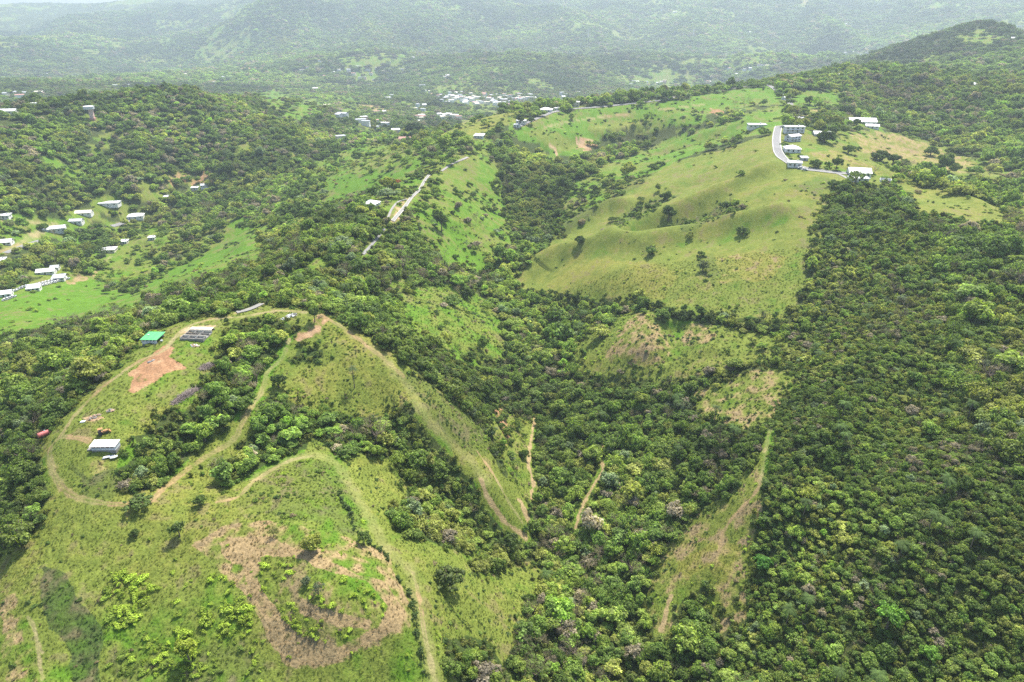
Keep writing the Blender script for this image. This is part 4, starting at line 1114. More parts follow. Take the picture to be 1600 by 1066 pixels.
house(1340, 283, 24, 7, 2.6, -6, 'flat', 'long low white flat-roofed annex just below the large gabled house', RG, nm='annex', cat='house')
house(1346, 193, 33, 14, 3.2, -12, 'gable', 'wide bright white roofed house among trees above the brown pasture', RG, wins=5)
house(1362, 200, 16, 7, 2.7, -16, 'gable', 'lower white wing house beside the wide bright roof', RG)
house(1283, 213, 22, 9, 3.0, -6, 'gable', 'grey roofed house half hidden behind dark trees right of the road', RG, wall=M_GREYW, roofm=M_ROOFG)
house(1245, 188, 18, 7, 2.6, -4, 'shed', 'low pale zinc-roofed house behind the two-storey house', RG, roofm=M_ROOFG)
house(1182, 199, 24, 9, 3.2, -6, 'flat', 'white flat-roofed house with bushes below it left of the ridge road', RG, wins=4)
house(1313, 189, 8, 6, 2.6, 0, 'flat', 'small white cube house beside the big dark tree', RG, wins=2)
# roofless white walled plot
x, y, r = (float(a[0]) for a in hit(1383, 285)); z = float(height(x, y))
t = link('roofless_house', None, None, (x, y, z), R(-25)); tag(t, 'roofless square of white walls at the forest edge right of the gabled house', 'house', RG)
MB().box(-3.4, 3.4, -3.4, 3.4, -2, .2).build('floor', M_ROOFG, t)
for q in ((-3.4, 3.4, -3.6, -3.404), (-3.4, 3.4, 3.404, 3.6), (-3.6, -3.404, -3.6, 3.6), (3.404, 3.6, -3.6, 3.6)): MB().box(*q, -2, 2.2).build('wall', M_WHITE, t)

HG = 'houses on the back ridge and hill tops'
for (px, py, w, d, h, rot, rf, lab, kw) in [
 (580, 322, 21, 10, 3.0, -18, 'hip', 'white pointed roof house in dense trees left of the forked road', {}),
 (634, 219, 19, 9, 3.0, 2, 'gable', 'faded red roofed house under the huge dark tree', dict(roofm=M_ROOFR, wall=M_CREAM)),
 (749, 215, 14, 8, 2.8, -14, 'shed', 'small white tin-roofed house on the olive hillside', {}),
 (815, 192, 14, 9, 3.0, -16, 'flat', 'white house beside dark trees at the low end of the back ridge road', {}),
 (808, 198, 9, 6, 2.6, -16, 'flat', 'smallest pale house at the low end of the back ridge road', dict(wins=2)),
 (853, 174, 18, 11, 2.8, -18, 'hip', 'grey walled house with wide white roof on the back ridge', dict(wall=M_GREYW)),
 (896, 166, 17, 10, 3.0, -6, 'flat', 'two-storey cream house with white roof on the back ridge', dict(wall=M_CREAM, floors=2)),
 (870, 172, 8, 6, 2.6, 0, 'flat', 'small white hut between trees on the back ridge', dict(wins=2)),
 (1353, 107, 16, 10, 3.2, 0, 'flat', 'white house on the tree crest below the forested peak', {}),
 (1372, 103, 12, 9, 3.2, 10, 'hip', 'bright white roof right of the crest house', {}),
 (1313, 119, 10, 9, 3.0, 0, 'flat', 'low white house at the left end of the tree crest', {}),
 (1518, 135, 13, 10, 3.2, 0, 'hip', 'solitary white roof in the wood at far right', {}),
 (1580, 62, 13, 10, 3.2, 0, 'gable', 'grey roofed house just under the forested peak', dict(roofm=M_ROOFG)),
 (1596, 41, 14, 12, 3.2, 0, 'flat', 'white house on the peak at the right edge', {}),
 (1268, 122, 8, 9, 3.0, 0, 'flat', 'pale small house by the road behind the bright green spur', {}),
 (1228, 156, 9, 7, 2.8, 20, 'gable', 'grey gabled house on the road behind the ridge top', dict(roofm=M_ROOFG)),
]: house(px, py, w, d, h, rot, rf, lab, HG, **kw)
VG = 'houses in the left valley'
for (px, py, w, d, h, rot, rf, lab, kw) in [
 (86, 361, 25, 9, 4.0, 24, 'gable', 'long white warehouse by the dirt yard', dict(nm='warehouse', cat='warehouse', wall=M_GREYW, wins=5)),
 (120, 348, 15, 8, 3.0, 10, 'gable', 'narrow grey roof right of the long warehouse', dict(roofm=M_ROOFG)),
 (132, 335, 19, 9, 3.0, 12, 'gable', 'pale pink roofed house above the narrow grey roof', dict(roofm=M_CREAM)),
 (172, 320, 24, 10, 3.0, 6, 'flat', 'wide white house on its own lawn in the valley wood', {}),
 (213, 340, 19, 11, 3.2, 16, 'hip', 'bright white roofed house at the end of the valley lane', {}),
 (170, 393, 19, 10, 3.0, 10, 'flat', 'white flat-roofed house on the yellow-green rise', dict(wall=M_CREAM)),
 (73, 427, 20, 8, 3.0, 18, 'gable', 'white roofed house above the crowded vehicle yard', {}),
 (87, 421, 9, 7, 2.8, 18, 'gable', 'small grey roofed house next to the one above the yard', dict(roofm=M_ROOFG)),
 (93, 437, 14, 7, 3.0, 16, 'shed', 'grey tin shed at the right end of the vehicle yard', dict(nm='shed', cat='shed', roofm=M_ROOFG)),
 (54, 453, 14, 7, 3.0, 20, 'shed', 'white shed at the lower side of the vehicle yard', dict(nm='shed', cat='shed')),
 (10, 381, 14, 9, 3.0, 16, 'gable', 'white house beside the brown trees at the left edge', {}),
 (2, 410, 9, 9, 3.0, 16, 'flat', 'white house cut by the left edge of the picture', {}),
 (8, 340, 12, 9, 3.0, 16, 'flat', 'white house by the pink dirt road at the left edge', {}),
 (8, 462, 16, 8, 3.0, 22, 'gable', 'white roof at the left end of the vehicle yard', {}),
 (195, 380, 8, 7, 2.8, 10, 'flat', 'tiny white house half behind a bush on the rise', {}),
 (305, 296, 9, 7, 2.8, 10, 'flat', 'white hut just below the pink earth cut', {}),
 (320, 292, 9, 7, 2.8, 10, 'gable', 'grey hut right of the hut below the earth cut', dict(roofm=M_ROOFG)),
 (262, 310, 8, 7, 2.8, 10, 'flat', 'pale blue-grey hut lost in the valley trees', dict(wall=M_GREYW)),
 (238, 374, 8, 6, 2.8, 10, 'flat', 'small white block on the bright field edge', {}),
 (10, 177, 24, 10, 3.6, 8, 'gable', 'long white building on the left hill crest', dict(wins=6)),
 (59, 165, 17, 8, 3.4, 14, 'flat', 'long white flat roof on the left hill crest', {}),
 (82, 159, 13, 8, 3.4, 14, 'flat', 'low white roof at the top of the left hill crest', {}),
]: house(px, py, w, d, h, rot, rf, lab, VG, **kw)

# the pillar tower on the left hill
x, y, r = (float(a[0]) for a in hit(145, 186)); z = float(height(x, y))
t = link('tank_tower', None, None, (x, y, z), R(8)); tag(t, 'pink and cream pillar tower with a wide pale cap on the left hill', 'tower')
MB().box(-2.3, 2.3, -2.3, 2.3, -3, 12).build('pillar', M_PINK, t)
MB().tube([(-1.5, 0, 12), (-1.5, 0, 15.4), (-1.5, 0, 15.8)], [6.2, 6.4, 5.0], 18).build('cap', M_GREYW, t)
MB().box(-3.4, 3.4, -3.4, 3.4, -3, 1.2).build('footing', M_ROOFR, t)

# ---- far villages: each roof a house of its own
def far_group(pts, label, group, w=(9, 15), seed=3):
    rng = random.Random(seed)
    P = np.array(pts, float); X, Y, RR = hit(P[:, 0], P[:, 1]); Z = height(X, Y)
    for k in range(len(P)):
        t = link('house', None, None, (float(X[k]), float(Y[k]), float(Z[k])), R(rng.uniform(-40, 40))); tag(t, label, 'house', group)
        a = rng.uniform(*w) / 2; b = rng.uniform(7, 11) / 2; h = rng.choice((3.5, 3.8, 6.2)) + 2.4
        wm = rng.choice((M_WHITE, M_WHITE, M_CREAM, M_GREYW, M_PINK)); rm = rng.choice((M_ROOFW, M_ROOFG, M_ROOFG, M_ROOFG, M_CREAM, M_ROOFR))
        MB().box(-a, a, -b, b, -3, h).build('wall', wm, t)
        if rng.random() < .6: MB().box(-a - .4, a + .4, -b - .4, b + .4, h + .004, h + .35).build('roof', rm, t)
        else:
            A, B = a + .5, b + .5
            MB().slab([(-A, -B, h), (A, -B, h), (A, 0, h + 1.8), (-A, 0, h + 1.8)], .15).slab([(-A, 0, h + 1.804), (A, 0, h + 1.804), (A, B, h), (-A, B, h)], .15).build('roof', rm, t)
def _pts(t): return [tuple(float(v) for v in w.split(',')) for w in t.split()]
far_group(_pts("664,144 672,145 676,150 663,169 661,174 659,184 657,188 655,193 694,185 700,184 712,184 703,152 714,153 725,154 719,151 722,160 705,160 740,154 750,155 748,161 753,162 690,159 757,150 716,148 686,152 733,158 728,163 742,163 697,155 710,157 736,150 765,158 770,159 775,161 780,157 786,151 790,153 797,153 802,158 764,155 768,152 781,163 793,158 808,156 816,157 829,152 835,156 779,168 774,165 788,160 800,152 812,151 760,163 745,167 689,151 713,147 703,147 719,156 722,154 710,154 695,156 688,154 714,156 699,163 705,153 707,154 699,154 731,156 737,159 764,156 726,165 713,155 744,165 721,148 744,155 729,158 738,158 728,161 756,157 728,159 741,153 728,160 733,155 738,156 779,151 805,158 767,161 784,158 795,166 787,163 811,154 772,160 755,157 798,161 788,151 813,159 791,159 755,152 762,164 768,157 817,157 824,156 809,148 821,156 830,155 814,156 686,182 691,186 717,188 709,186 702,184 653,168 649,173 659,183 660,187 653,185"), 'small pale house crowded into the valley town beyond the ridge', 'houses of the valley town', seed=4)
far_group(_pts("493,142 486,143 506,148 511,168 530,184 536,185 564,192 569,190 587,193 585,203 618,208 527,220 533,222 612,153 606,156 590,178 598,178 572,197 600,197"), 'scattered white house among fields below the left hill', 'houses among the valley fields', (11, 18), seed=5)
far_group(_pts("867,77 872,78 879,149 884,151 903,147 880,154 995,131 1003,132 1010,130 1033,131 1038,129 1066,136 1072,137 985,134 990,130 1020,132 1028,133 1015,142 1095,129 1105,129 1112,130 1139,110 1155,122 1160,121 1163,111 1150,118 1172,110 1181,108 1192,104 1205,104 1210,102 1198,106 1186,104 1220,101 1300,88 1310,88 1320,85 1332,83 1340,84 1365,82 1290,92 1345,86 1355,84"), 'distant white house of the villages behind the back ridge', 'houses behind the back ridge', (11, 18), seed=6)
far_group(_pts("60,118 75,117 105,121 110,124 118,121 140,117 152,115 190,110 215,116 275,121 290,119 335,133 345,129 375,131 110,109 195,137 96,123 122,124 131,118 158,112 222,113 265,124 350,124 380,125 10,151 27,149 32,154 62,147 40,148 180,136 205,137 260,118 325,121"), 'hazy white house on the plain behind the left hill', 'houses on the hazy left plain', (12, 22), seed=7)
far_group(_pts("417,125 405,126 455,117 465,114 480,107 530,112 545,112 560,106 580,117 563,123 570,124 585,126 617,122 608,99 655,80 668,81 675,86 708,86 718,84 660,137 640,104 500,97 425,62 508,122 448,120 472,111 490,105 520,115 552,118 575,110 590,108 600,113 628,110 645,92 662,88 685,82 700,120 697,122"), 'hazy white house scattered over the foot of the big mountain', 'houses at the foot of the mountain', (12, 20), seed=8)
far_group(_pts("963,62 937,70 1092,32 1103,31 1088,46 1080,60 1155,61 1045,18 1035,17 1055,20 1110,33 1130,38 1180,40 960,64 1125,62 1190,70 1200,62 1215,55 1170,52 1140,76 1380,47 1320,40 1010,84 930,100 1065,12 900,8 780,9 1240,60"), 'very distant pale house high on the hazy mountain', 'houses on the hazy mountain', (16, 28), seed=9)

# transmission pylons on the mountain
def pylon(px, py, h, label):
    x, y, r = (float(a[0]) for a in hit(px, py)); z = float(height(x, y))
    t = link('pylon', None, None, (x, y, z), R(20)); tag(t, label, 'pylon', 'pylons on the hazy mountain')
    m = MB()
    for sx in (-1, 1):
        for sy in (-1, 1): m.tube([(sx * 4, sy * 4, -2), (sx * 1.0, sy * 1.0, h * .7), (sx * .5, sy * .5, h)], [.55, .45, .35], 5)
    for k in range(7):
        a, b = h * .1 * k, h * .1 * (k + 1); q = 4 - 3 * a / (h * .7); p = 4 - 3 * b / (h * .7)
        for s in (-1, 1): m.tube([(-q, s * q, a), (p, s * p, b)], .22, 4).tube([(s * q, -q, a), (s * p, p, b)], .22, 4)
    m.build('mast', M_WHITE, t)
    for k, l in ((.74, 8), (.86, 6.5), (.97, 5)): MB().tube([(-l, 0, h * k), (l, 0, h * k)], [.4, .4], 5).build('crossarm', M_WHITE, t)
pylon(919, 62, 48, 'pale lattice pylon left of the three on the mountain')
pylon(983, 52, 42, 'pale lattice pylon in the middle of the mountainside')
pylon(1083, 60, 42, 'pale lattice pylon beside the bare earth on the mountain')

# ------------------------------------------------------------------ the farm
def spot(px, py):
    x, y, r = (float(a[0]) for a in hit(px, py)); return x, y, float(height(x, y))
# shed with streaked white roof
x, y, z = spot(166, 700)
t = link('farm_shed', None, None, (x, y, z), R(1)); tag(t, 'long open farm shed with rust-streaked white sheet roof', 'shed')
w, d = 4.1, 1.7
MB().box(-w, w, -d, d, -1.2, .15).build('floor_slab', M_CONC, t)
m = MB().box(-w, w, d - .2, d, .154, 1.95); m.build('back_wall', M_GREYW, t)
MB().box(-w, -w + .2, -d + .2, d - .204, .154, 1.65).build('side_wall', M_GREYW, t)
MB().box(w - .2, w, -d + .2, d - .204, .154, 1.65).build('side_wall', M_GREYW, t)
m = MB().box(-w, w, -d, -d + .2, .154, 1.0); m.build('front_wall', M_GREYW, t)
for i in range(6):
    cx = -w + .15 + i * (2 * w - .3) / 5; MB().box(cx - .14, cx + .14, -d - .02, -d + .18, 1.004, 1.66).build('post', M_WHITE, t)
MB().slab([(-w - .5, -d - .2, 1.7), (w + .3, -d - .2, 1.7), (w + .3, d + .35, 2.15), (-w - .5, d + .35, 2.15)], .08).build('roof', M_RUSTY, t)
MB().box(-w - 1.9, -w - .55, -1.2, 2.0, -.8, .1).build('ramp', M_CONC, t)
# green roofed shed
x, y, z = spot(240, 533)
t = link('green_roofed_shed', None, None, (x, y, z), R(-2)); tag(t, 'white open shed under a bright green sheet roof', 'shed')
w, d = 3.3, 3.2
MB().box(-w, w, -d, d, -1.2, .15).build('floor_slab', M_CONC, t)
MB().box(-w, w, d - .2, d, .154, 2.5).build('back_wall', M_WHITE, t)
MB().box(-w, w, -d, -d + .2, .154, .9).build('front_wall', M_WHITE, t)
for i in range(5):
    cx = -w + .2 + i * (2 * w - .4) / 4
    MB().box(cx - .2, cx + .2, -d - .02, -d + .2, .904, 2.18).build('post', M_WHITE, t)
for i in range(4):
    cx = -w + .2 + (i + .5) * (2 * w - .4) / 4; MB().box(cx - .45, cx + .45, -d + .25, -d + .9, .154, 1.5).build('stall', M_GREYW, t)
MB().slab([(-w - .6, -d - .25, 2.2), (w + .4, -d - .25, 2.2), (w + .8, d + .5, 2.8), (-w - .1, d + .5, 2.8)], .09).build('roof', M_GREEN, t)
MB().box(-w + .8, -w + 1.6, .3, 1.2, 2.58, 2.7).build('roof_hatch', M_STEEL, t)
MB().tube([(w + 1.3, -1.6, -.3), (w + 1.3, -1.6, 1.3)], .55, 12).build('water_drum', M_ROOFG, t)
# unfinished block walls
x, y, z = spot(309, 524)
t = link('unfinished_house', None, None, (x, y, z), R(-4)); tag(t, 'roofless grid of low concrete block walls on the plateau', 'ruin')
MB().box(-5.2, 5.2, -5.5, 5.5, -1.2, .12).build('floor_slab', M_CONC, t)
for i, yy in enumerate((-5.5, -2.6, .2, 2.8, 5.3)):
    MB().box(-5.2, 5.2, yy, yy + .2, .124, 1.0 + .3 * (i % 2)).build('wall', M_CREAM if i % 2 else M_CONC, t)
for xx in (-5.2, -1.8, 1.6, 5.0):
    for a, b in ((-5.296, -2.604), (-2.396, .196), (.404, 2.796), (3.004, 5.296)):
        if RNG.uniform() < .75: MB().box(xx, xx + .2, a, b, .124, .9 + .5 * RNG.uniform()).build('wall', M_CONC, t)
MB().slab([(-5.0, 3.2, 1.45), (4.9, 3.2, 1.45), (4.9, 5.4, 1.5), (-5, 5.4, 1.5)], .12).build('slab_roof', M_CREAM, t)
# red tank on a trailer
M_RED = plain('faded_red_paint', (.50, .13, .12), .5, .25, 2)
M_TYRE = plain('tyre_rubber', (.03, .03, .03), .9, .2, 4)
x, y, z = spot(71, 682)
t = link('tank_trailer', None, None, (x, y, z), R(52)); tag(t, 'faded red cylindrical tank trailer parked against the trees', 'tank trailer')
MB().tube([(-2.3, 0, 1.35), (-2.15, 0, 1.35), (2.15, 0, 1.35), (2.3, 0, 1.35)], [.6, .95, .95, .6], 18).build('tank', M_RED, t, smooth=False)
MB().tube([(.3, 0, 2.2), (.3, 0, 2.5)], .3, 10).build('hatch', M_STEEL, t)
MB().box(-2.4, 3.3, -.12, .12, .42, .58).build('chassis', M_STEEL, t)
for sx in (-1.2, 1.0):
    for s in (-1, 1): MB().tube([(sx, s * .62, .42), (sx, s * .9, .42)], .42, 14).build('wheel', M_TYRE, t)
# backhoe tractor
M_ORANGE = plain('worn_orange_paint', (.36, .19, .07), .6, .25, 3)
x, y, z = spot(161, 678)
t = link('tractor', None, None, (x, y, z), R(38)); tag(t, 'rusty orange tractor with canopy standing behind the farm shed', 'tractor')
MB().box(.2, 1.7, -.42, .42, .6, 1.25).build('bonnet', M_ORANGE, t)
MB().box(-1.2, .2, -.55, .55, .55, 1.0).build('body', M_ORANGE, t)
MB().box(-.9, -.4, -.3, .3, 1.004, 1.5).build('seat', M_TYRE, t)
for sx in (-1.1, .1):
    for s in (-1, 1): MB().box(sx - .05, sx + .05, s * .5 - .05, s * .5 + .05, 1.004, 2.2).build('post', M_STEEL, t)
MB().box(-1.3, .3, -.65, .65, 2.204, 2.3).build('canopy', M_ORANGE, t)
for s in (-1, 1):
    MB().tube([(-.75, s * .6, .7), (-.75, s * .98, .7)], .7, 16).build('wheel', M_TYRE, t)
    MB().tube([(1.3, s * .5, .42), (1.3, s * .75, .42)], .42, 14).build('wheel', M_TYRE, t)
MB().slab([(2.1, -.95, .9), (2.6, -.95, .4), (2.6, .95, .4), (2.1, .95, .9)], .15).build('bucket', M_ORANGE, t)
MB().tube([(.6, -.6, 1.0), (1.6, -.6, 1.3), (2.2, -.6, .8)], .08, 6).tube([(.6, .6, 1.0), (1.6, .6, 1.3), (2.2, .6, .8)], .08, 6).build('loader_arm', M_ORANGE, t)
# heaps: rubble, dead brush, white junk
def heap(nm, px, py, n, sx, sy, rot, size, mats, label, cat, stick=False, h=.8):
    x, y, z = spot(px, py); rng = random.Random(px * 7 + n)
    t = link(nm, None, None, (x, y, z), R(rot)); tag(t, label, cat)
    for mi, (pn, mat) in enumerate(mats):
        m = MB()
        for i in range(n // len(mats)):
            a = rng.uniform(0, 6.28); q = math.sqrt(rng.random()); cx, cy_ = sx * q * math.cos(a), sy * q * math.sin(a); cz = h * (1 - q) * rng.uniform(.3, 1)
            s = size * rng.uniform(.5, 1.4)
            zz = float(height(x + cx * math.cos(R(rot)) - cy_ * math.sin(R(rot)), y + cx * math.sin(R(rot)) + cy_ * math.cos(R(rot)))) - z
            if stick:
                d = Vector((rng.gauss(0, 1), rng.gauss(0, 1), rng.uniform(-.15, .35))).normalized() * s * 2.2
                p = Vector((cx, cy_, zz + cz + .15)); m.tube([p - d, p, p + d], [.03, .06, .02], 4)
            else:
                k = len(m.v); b = Matrix.Rotation(rng.uniform(0, 3), 3, Vector((rng.gauss(0, 1), rng.gauss(0, 1), rng.gauss(0, 1))).normalized())
                v = [b @ Vector((p[0] * s * rng.uniform(.6, 1.1), p[1] * s * rng.uniform(.5, 1), p[2] * s * rng.uniform(.25, .6))) + Vector((cx, cy_, zz + cz)) for p in ICO_V]
                m.v += [tuple(q_) for q_ in v]; m.f += [[k + j for j in fc] for fc in ICO_F.tolist()]
        m.build(pn, mat, t)
M_EARTH = plain('dug_earth', (.40, .27, .17), .95, .25, 1.5); M_TWIG = plain('dead_twigs', (.22, .17, .15), .9, .25, 2); M_STICK = plain('dry_wood', (.30, .245, .21), .9, .25, 2); M_SHEET = plain('scrap_white_sheet', (.72, .73, .74), .5, .1, 1)
heap('rubble_heap', 147, 652, 90, 2.6, 1.2, 25, .42, [('earth', M_EARTH), ('stones', M_CONC)], 'long pinkish rubble heap on the grass above the farm shed', 'rubble')
heap('rubble_heap', 172, 642, 60, 1.5, .9, 0, .42, [('earth', M_EARTH), ('stones', M_CONC)], 'smaller round rubble heap right of the long one', 'rubble')
heap('rubble_heap', 304, 540, 40, 2.2, 1.3, -20, .4, [('stones', M_ROOFW), ('earth', M_EARTH)], 'scatter of pale blocks below the unfinished walls', 'rubble', h=.4)
heap('rubble_heap', 236, 565, 30, 1.6, .5, 40, .4, [('stones', M_CONC), ('earth', M_STEEL)], 'grey stone scatter left of the red earth patch', 'rubble', h=.4)
heap('brush_pile', 290, 618, 500, 6.5, 1.3, 62, .7, [('branches', M_STICK), ('twigs', M_TWIG)], 'long pile of dead grey-brown branches along the wood edge', 'brush pile', True, 1.2)
heap('brush_pile', 326, 572, 320, 4.2, 1.4, 55, .7, [('branches', M_STICK), ('twigs', M_TWIG)], 'shorter pile of purple-brown branches at the upper wood edge', 'brush pile', True, 1.2)
heap('rock_pile', 455, 494, 40, 2.8, 1.4, 20, .8, [('rocks', M_ROOFW), ('stones', M_CONC)], 'cluster of chalk-white boulders on the plateau rim', 'rocks')
heap('rock_pile', 443, 499, 14, 1.2, .7, 0, .6, [('rocks', M_ROOFG)], 'small grey boulders left of the chalk-white cluster', 'rocks')
x, y, z = spot(173, 716)
t = link('scrap_heap', None, None, (x, y, z), R(24)); tag(t, 'tipped scrap of white sheets below the farm shed', 'scrap')
for i in range(9):
    a, b = RNG.uniform(-1.7, 1.5), RNG.uniform(-.6, .6); q = RNG.uniform(.5, 1.1); s1, s2 = RNG.uniform(.1, .6), RNG.uniform(.1, .7)
    MB().slab([(a - q, b - .4, s1), (a + q, b - .4, s2), (a + q, b + .4, s2 + .2), (a - q, b + .4, s1 + .2)], .06).build('sheet', M_SHEET if i % 3 else M_STEEL, t)
for px, py, lab in ((130, 660, 'white sheet lying left of the long rubble heap'), (302, 640, 'white block at the lower edge of the farm wood')):
    x, y, z = spot(px, py); o = MB().slab([(-.9, -.5, .3), (.9, -.4, .5), (.8, .6, .6), (-.9, .5, .35)], .3).build('white_sheet', M_SHEET, None, (x, y, z)); tag(o, lab, 'scrap')

# vehicles crowded in the valley yard
CAR_B, CAR_G = None, None
def car_mesh():
    m = MB(); m.slab([(-2.1, -.85, .95), (2.1, -.85, .9), (2.1, .85, .9), (-2.1, .85, .95)], .65)
    m2 = MB(); m2.v = [(-1.5, -.8, .96), (1.1, -.8, .93), (1.1, .8, .93), (-1.5, .8, .96), (-1.1, -.68, 1.5), (.4, -.68, 1.5), (.4, .68, 1.5), (-1.1, .68, 1.5)]
    m2.f = [[0, 1, 5, 4], [1, 2, 6, 5], [2, 3, 7, 6], [3, 0, 4, 7]]
    m3 = MB().box(-1.15, .45, -.7, .7, 1.5, 1.54); return m, m2, m3
yard = []
for (x0, y0, x1, y1, k) in ((48, 452, 108, 436, 13), (56, 446, 104, 434, 10), (2, 464, 44, 447, 9), (6, 470, 24, 464, 4)):
    for i in range(k): yard.append((x0 + (x1 - x0) * (i + .5) / k, y0 + (y1 - y0) * (i + .5) / k))
PAINT = [('white', M_ROOFW), ('white', M_WHITE), ('silver', M_ROOFG), ('grey', M_GREYW)]
src = {}
Pq = np.array(yard); X, Y, _ = hit(Pq[:, 0], Pq[:, 1]); Z = height(X, Y)
for i in range(len(yard)):
    col, mat = PAINT[int(RNG.integers(0, 4))]
    t = link('parked_car', None, None, (float(X[i]), float(Y[i]), float(Z[i]) + .1), R(float(RNG.uniform(60, 110)))); tag(t, 'small %s car among many parked in the valley yard' % col, 'car', '%s cars in the valley yard' % col)
    if mat not in src:
        a, b, c = car_mesh(); src[mat] = [a.build('body', mat, t), b.build('windows', M_DARK, t), c.build('roof', mat, t)]
        wm = [MB().tube([(sx, s * .62, .33), (sx, s * .86, .33)], .33, 10).build('wheel', M_TYRE, t) for sx in (-1.35, 1.3) for s in (-1, 1)]
        src[mat] += wm
    else:
        for o in src[mat]:
            c = o.copy(); COL.objects.link(c); c.parent = t
for px, py, lab in ((1251, 264, 'white car on the ridge road below the corner house'), (1257, 267, 'grey car following the white one on the ridge road')):
    x, y, z = spot(px, py); t = link('parked_car', None, None, (x, y, z + .3), R(-12)); tag(t, lab, 'car')
    for o in src[M_ROOFW if 'white' in lab[:6] and M_ROOFW in src else list(src)[0 if 'white' in lab[:6] else -1]]:
        c = o.copy(); COL.objects.link(c); c.parent = t

# ------------------------------------------------------------------ single trees one can point to
def lone(px, py, rpx, k, tint, label, lift=.5, vs=1.0, cat='tree', nm='broadleaf_tree', group=None):
    x, y, z = spot(px, py); dist = math.sqrt(x * x + y * y + (z - CAM_Z) ** 2); s = rpx * dist / F
    plant(nm, label, cat, group, (x, y, z), (s, s, s * vs), random.uniform(0, 6), tint, CROWNS[k], TRUNKS[k % 3], s * lift)
DG, MG, OG, YG = (.085, .13, .028), (.13, .19, .04), (.20, .22, .06), (.32, .38, .05)
lone(297, 1034, 18, 3, YG, 'yellow-green rounded tree with a dark foot near the bottom edge', .5, 1.3)
lone(487, 858, 19, 2, (.30, .33, .06), 'yellow-olive round tree at the head of the brown oval', .35)
lone(428, 838, 10, 6, OG, 'small olive tree left of the yellow-olive one', .3)
lone(569, 850, 12, 0, MG, 'small dark tree on the hedge line right of the oval', .7)
lone(479, 912, 9, 4, (.14, .18, .09), 'smaller grey-green tree inside the oval', .3)
lone(498, 930, 13, 6, (.14, .18, .09), 'taller grey-green tree inside the oval', .5)
lone(703, 918, 29, 4, (.13, .17, .045), 'large dense olive tree standing alone beside the mown track', .35, .95)
lone(795, 866, 19, 0, DG, 'dark round tree casting a shadow at the wood corner', .7)
lone(1044, 345, 14, 3, DG, 'dense dark tree alone on the right hill pasture', .1, 1.25)
lone(1037, 312, 9, 0, DG, 'dark tree just behind the lone pasture tree', .05)
lone(1160, 366, 13, 4, MG, 'bushy tree on the pasture rim left of the forest', .08)
lone(1135, 330, 13, 5, MG, 'spreading green bush tree in the pasture hollow', .08)
lone(1098, 424, 12, 5, (.12, .15, .05), 'grey-green bush tree in the middle of the pasture', .2)
lone(1018, 396, 9, 5, (.12, .16, .05), 'small bush tree at the top of the pasture rim', .2)
lone(907, 380, 10, 0, DG, 'dark tree on the pasture shoulder beside the gully', .08)
lone(281, 838, 13, 5, MG, 'loose green tree on the lower left meadow', .4, 1.3)
lone(210, 838, 8, 0, DG, 'small dark bush tree left of the loose green one', .1)
lone(218, 792, 21, 4, MG, 'wide spreading tree by the track junction below the shed', .2, .6)
lone(313, 790, 11, 0, MG, 'round tree right of the track junction', .3)
lone(436, 605, 14, 0, DG, 'dark round tree beside the hillside track', .35)
lone(350, 668, 13, 0, MG, 'round tree at the lower tip of the farm wood', .35)
lone(492, 503, 11, 1, MG, 'tall tree at the top of the red dirt cut', .8, 1.2)
lone(650, 213, 19, 2, (.05, .085, .022), 'huge dark spreading tree behind the red roofed house', .35, .9)
lone(1265, 164, 10, 0, DG, 'dark round tree on the bright top meadow', .08)
lone(1320, 180, 15, 2, DG, 'big dark tree above the wide white roof', .08)
lone(1338, 197, 8, 0, DG, 'small dark tree before the wide white roof', .08)
lone(1306, 266, 9, 0, DG, 'dark round tree just above the lower ridge road', .6, 1.2)
lone(1274, 262, 10, 0, MG, 'green round tree beside the lower ridge road', .08)
lone(1288, 222, 18, 2, DG, 'broad dark tree below the half hidden grey house', .08)
lone(1375, 252, 16, 2, DG, 'broad dark tree on the pasture right of the ridge', .08)
lone(1394, 262, 10, 1, DG, 'tall dark tree right of the broad pasture tree', .6)
lone(1325, 240, 10, 0, MG, 'small tree on the slope above the broad pasture tree', .08)
lone(1453, 244, 11, 0, MG, 'round tree on the far right pasture', .08)
lone(1513, 292, 9, 0, MG, 'round tree on the small right-hand meadow', .3)
lone(812, 198, 8, 3, DG, 'dark tree hugging the low white ridge house', .5, 1.4)
lone(830, 195, 7, 0, DG, 'dark tree by the kerb on the back ridge road', .5)
lone(622, 290, 7, 2, (.42, .17, .06), 'orange flowering tree above the forked road', .5, 1, 'tree', 'flowering_tree')
lone(606, 300, 15, 0, (.26, .29, .05), 'yellow-green tree right of the white pointed roof', .4)
lone(690, 362, 13, 1, DG, 'dark pointed tree between the green gully meadows', .7, 1.4)
lone(730, 466, 12, 0, DG, 'dark tree on the bright gully meadow', .3)
lone(1000, 640, 14, 1, (.28, .33, .06), 'bright yellow-green tree rising from the gully wood', .9)
lone(1385, 985, 22, 2, (.17, .33, .04), 'vivid green spreading tree in the right wood near the bottom', .9)
lone(1448, 1038, 14, 0, (.19, .34, .05), 'vivid green smaller tree below the spreading one', .9)
lone(1190, 892, 15, 0, (.12, .27, .045), 'vivid dark green tree at the edge of the lower clearing', .5)
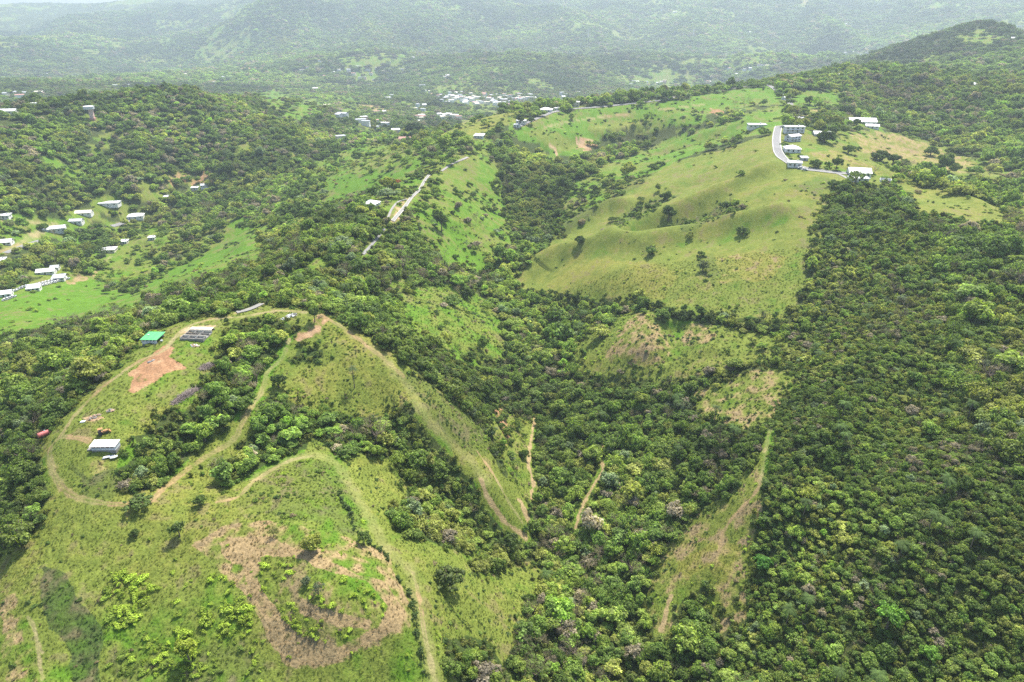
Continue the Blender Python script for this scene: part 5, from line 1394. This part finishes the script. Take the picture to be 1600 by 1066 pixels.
# hedge between the pasture and the brown knoll
hp = resample(_world_batch([_smooth(_pl("868,462 915,474 955,480 985,480 1022,484 1050,494 1080,498 1110,502 1140,508 1175,516 1225,522"))])[0], 3.0)
for i, (a, b) in enumerate(hp):
    s = random.uniform(1.6, 3.0); plant('broadleaf_tree', 'dark tree in the hedge line between pasture and brown knoll', 'tree', 'trees of the pasture hedge', (a + random.uniform(-1, 1), b + random.uniform(-1.5, 1.5), float(height(a, b))), (s, s, s * random.uniform(.9, 1.4)), random.uniform(0, 6), (.085, .125, .03), CROWNS[i % 5], TRUNKS[i % 3], s * .25)
# hedge rows by the mown track
for poly, hue in (("528,770 545,800 556,830 580,850 602,868 610,878", 'mown track bend'), ("624,905 640,930 646,960 650,985 655,1005 660,1040 668,1060", 'lower mown track')):
    hp = resample(_world_batch([_smooth(_pl(poly))])[0], 1.3)
    for i, (a, b) in enumerate(hp):
        s = random.uniform(.8, 1.5); a2, b2 = a + random.uniform(-.6, .6), b + random.uniform(-.6, .6)
        o = link('bush', BUSHES[i % 3], None, (float(a2), float(b2), float(height(a2, b2)) - .05), random.uniform(0, 6)); o.scale = (s, s, s * 1.2); o['tint'] = [.085, .135, .03]
        tag(o, 'dark hedge bush in the row beside the %s' % hue, 'bush', 'hedge bushes by the %s' % hue)
# the single tall palm
x, y, z = spot(554, 606)
plant('palm_tree', 'single tall palm on the rough slope under the ridge', 'palm', None, (x, y, z), (2.6, 2.6, 2.6), 1.0, (.12, .17, .06), FRONDS[0], None, 9.5)
for px, py, lab in ((1117, 655, 'palm at the edge of the brown clearing in the right wood'), (1303, 178, 'palm beside the small white cube house'), (1395, 205, 'palm standing on the far right pasture')):
    x, y, z = spot(px, py); plant('palm_tree', lab, 'palm', None, (x, y, z), (2.6, 2.6, 2.6), 1.0, (.12, .17, .06), FRONDS[1], None, 6.5)
# ------------------------------------------------------------------ the air between here and the hills
hm, hnt, hout = new_mat('haze')
hv = hnt.nodes.new('ShaderNodeVolumePrincipled')
hv.inputs['Color'].default_value = (.76, .92, 1.0, 1)
hv.inputs['Density'].default_value = 0.00013
hv.inputs['Anisotropy'].default_value = 0.35
hnt.links.new(hv.outputs[0], hout.inputs['Volume'])
gmin, gmax = float(gz.min()), float(gz.max())
hx0, hx1, hy0, hy1, hz0, hz1 = -11000, 11000, -300, 12300, gmin - 1.5, max(gmax, CAM_Z) + 25
hv_ = [(x, y, z) for z in (hz0, hz1) for y in (hy0, hy1) for x in (hx0, hx1)]
hob = link('haze', np_mesh('haze', hv_, [(0, 2, 3, 1), (4, 5, 7, 6), (0, 1, 5, 4), (2, 6, 7, 3), (0, 4, 6, 2), (1, 3, 7, 5)], hm))
tag(hob, kind='stuff')
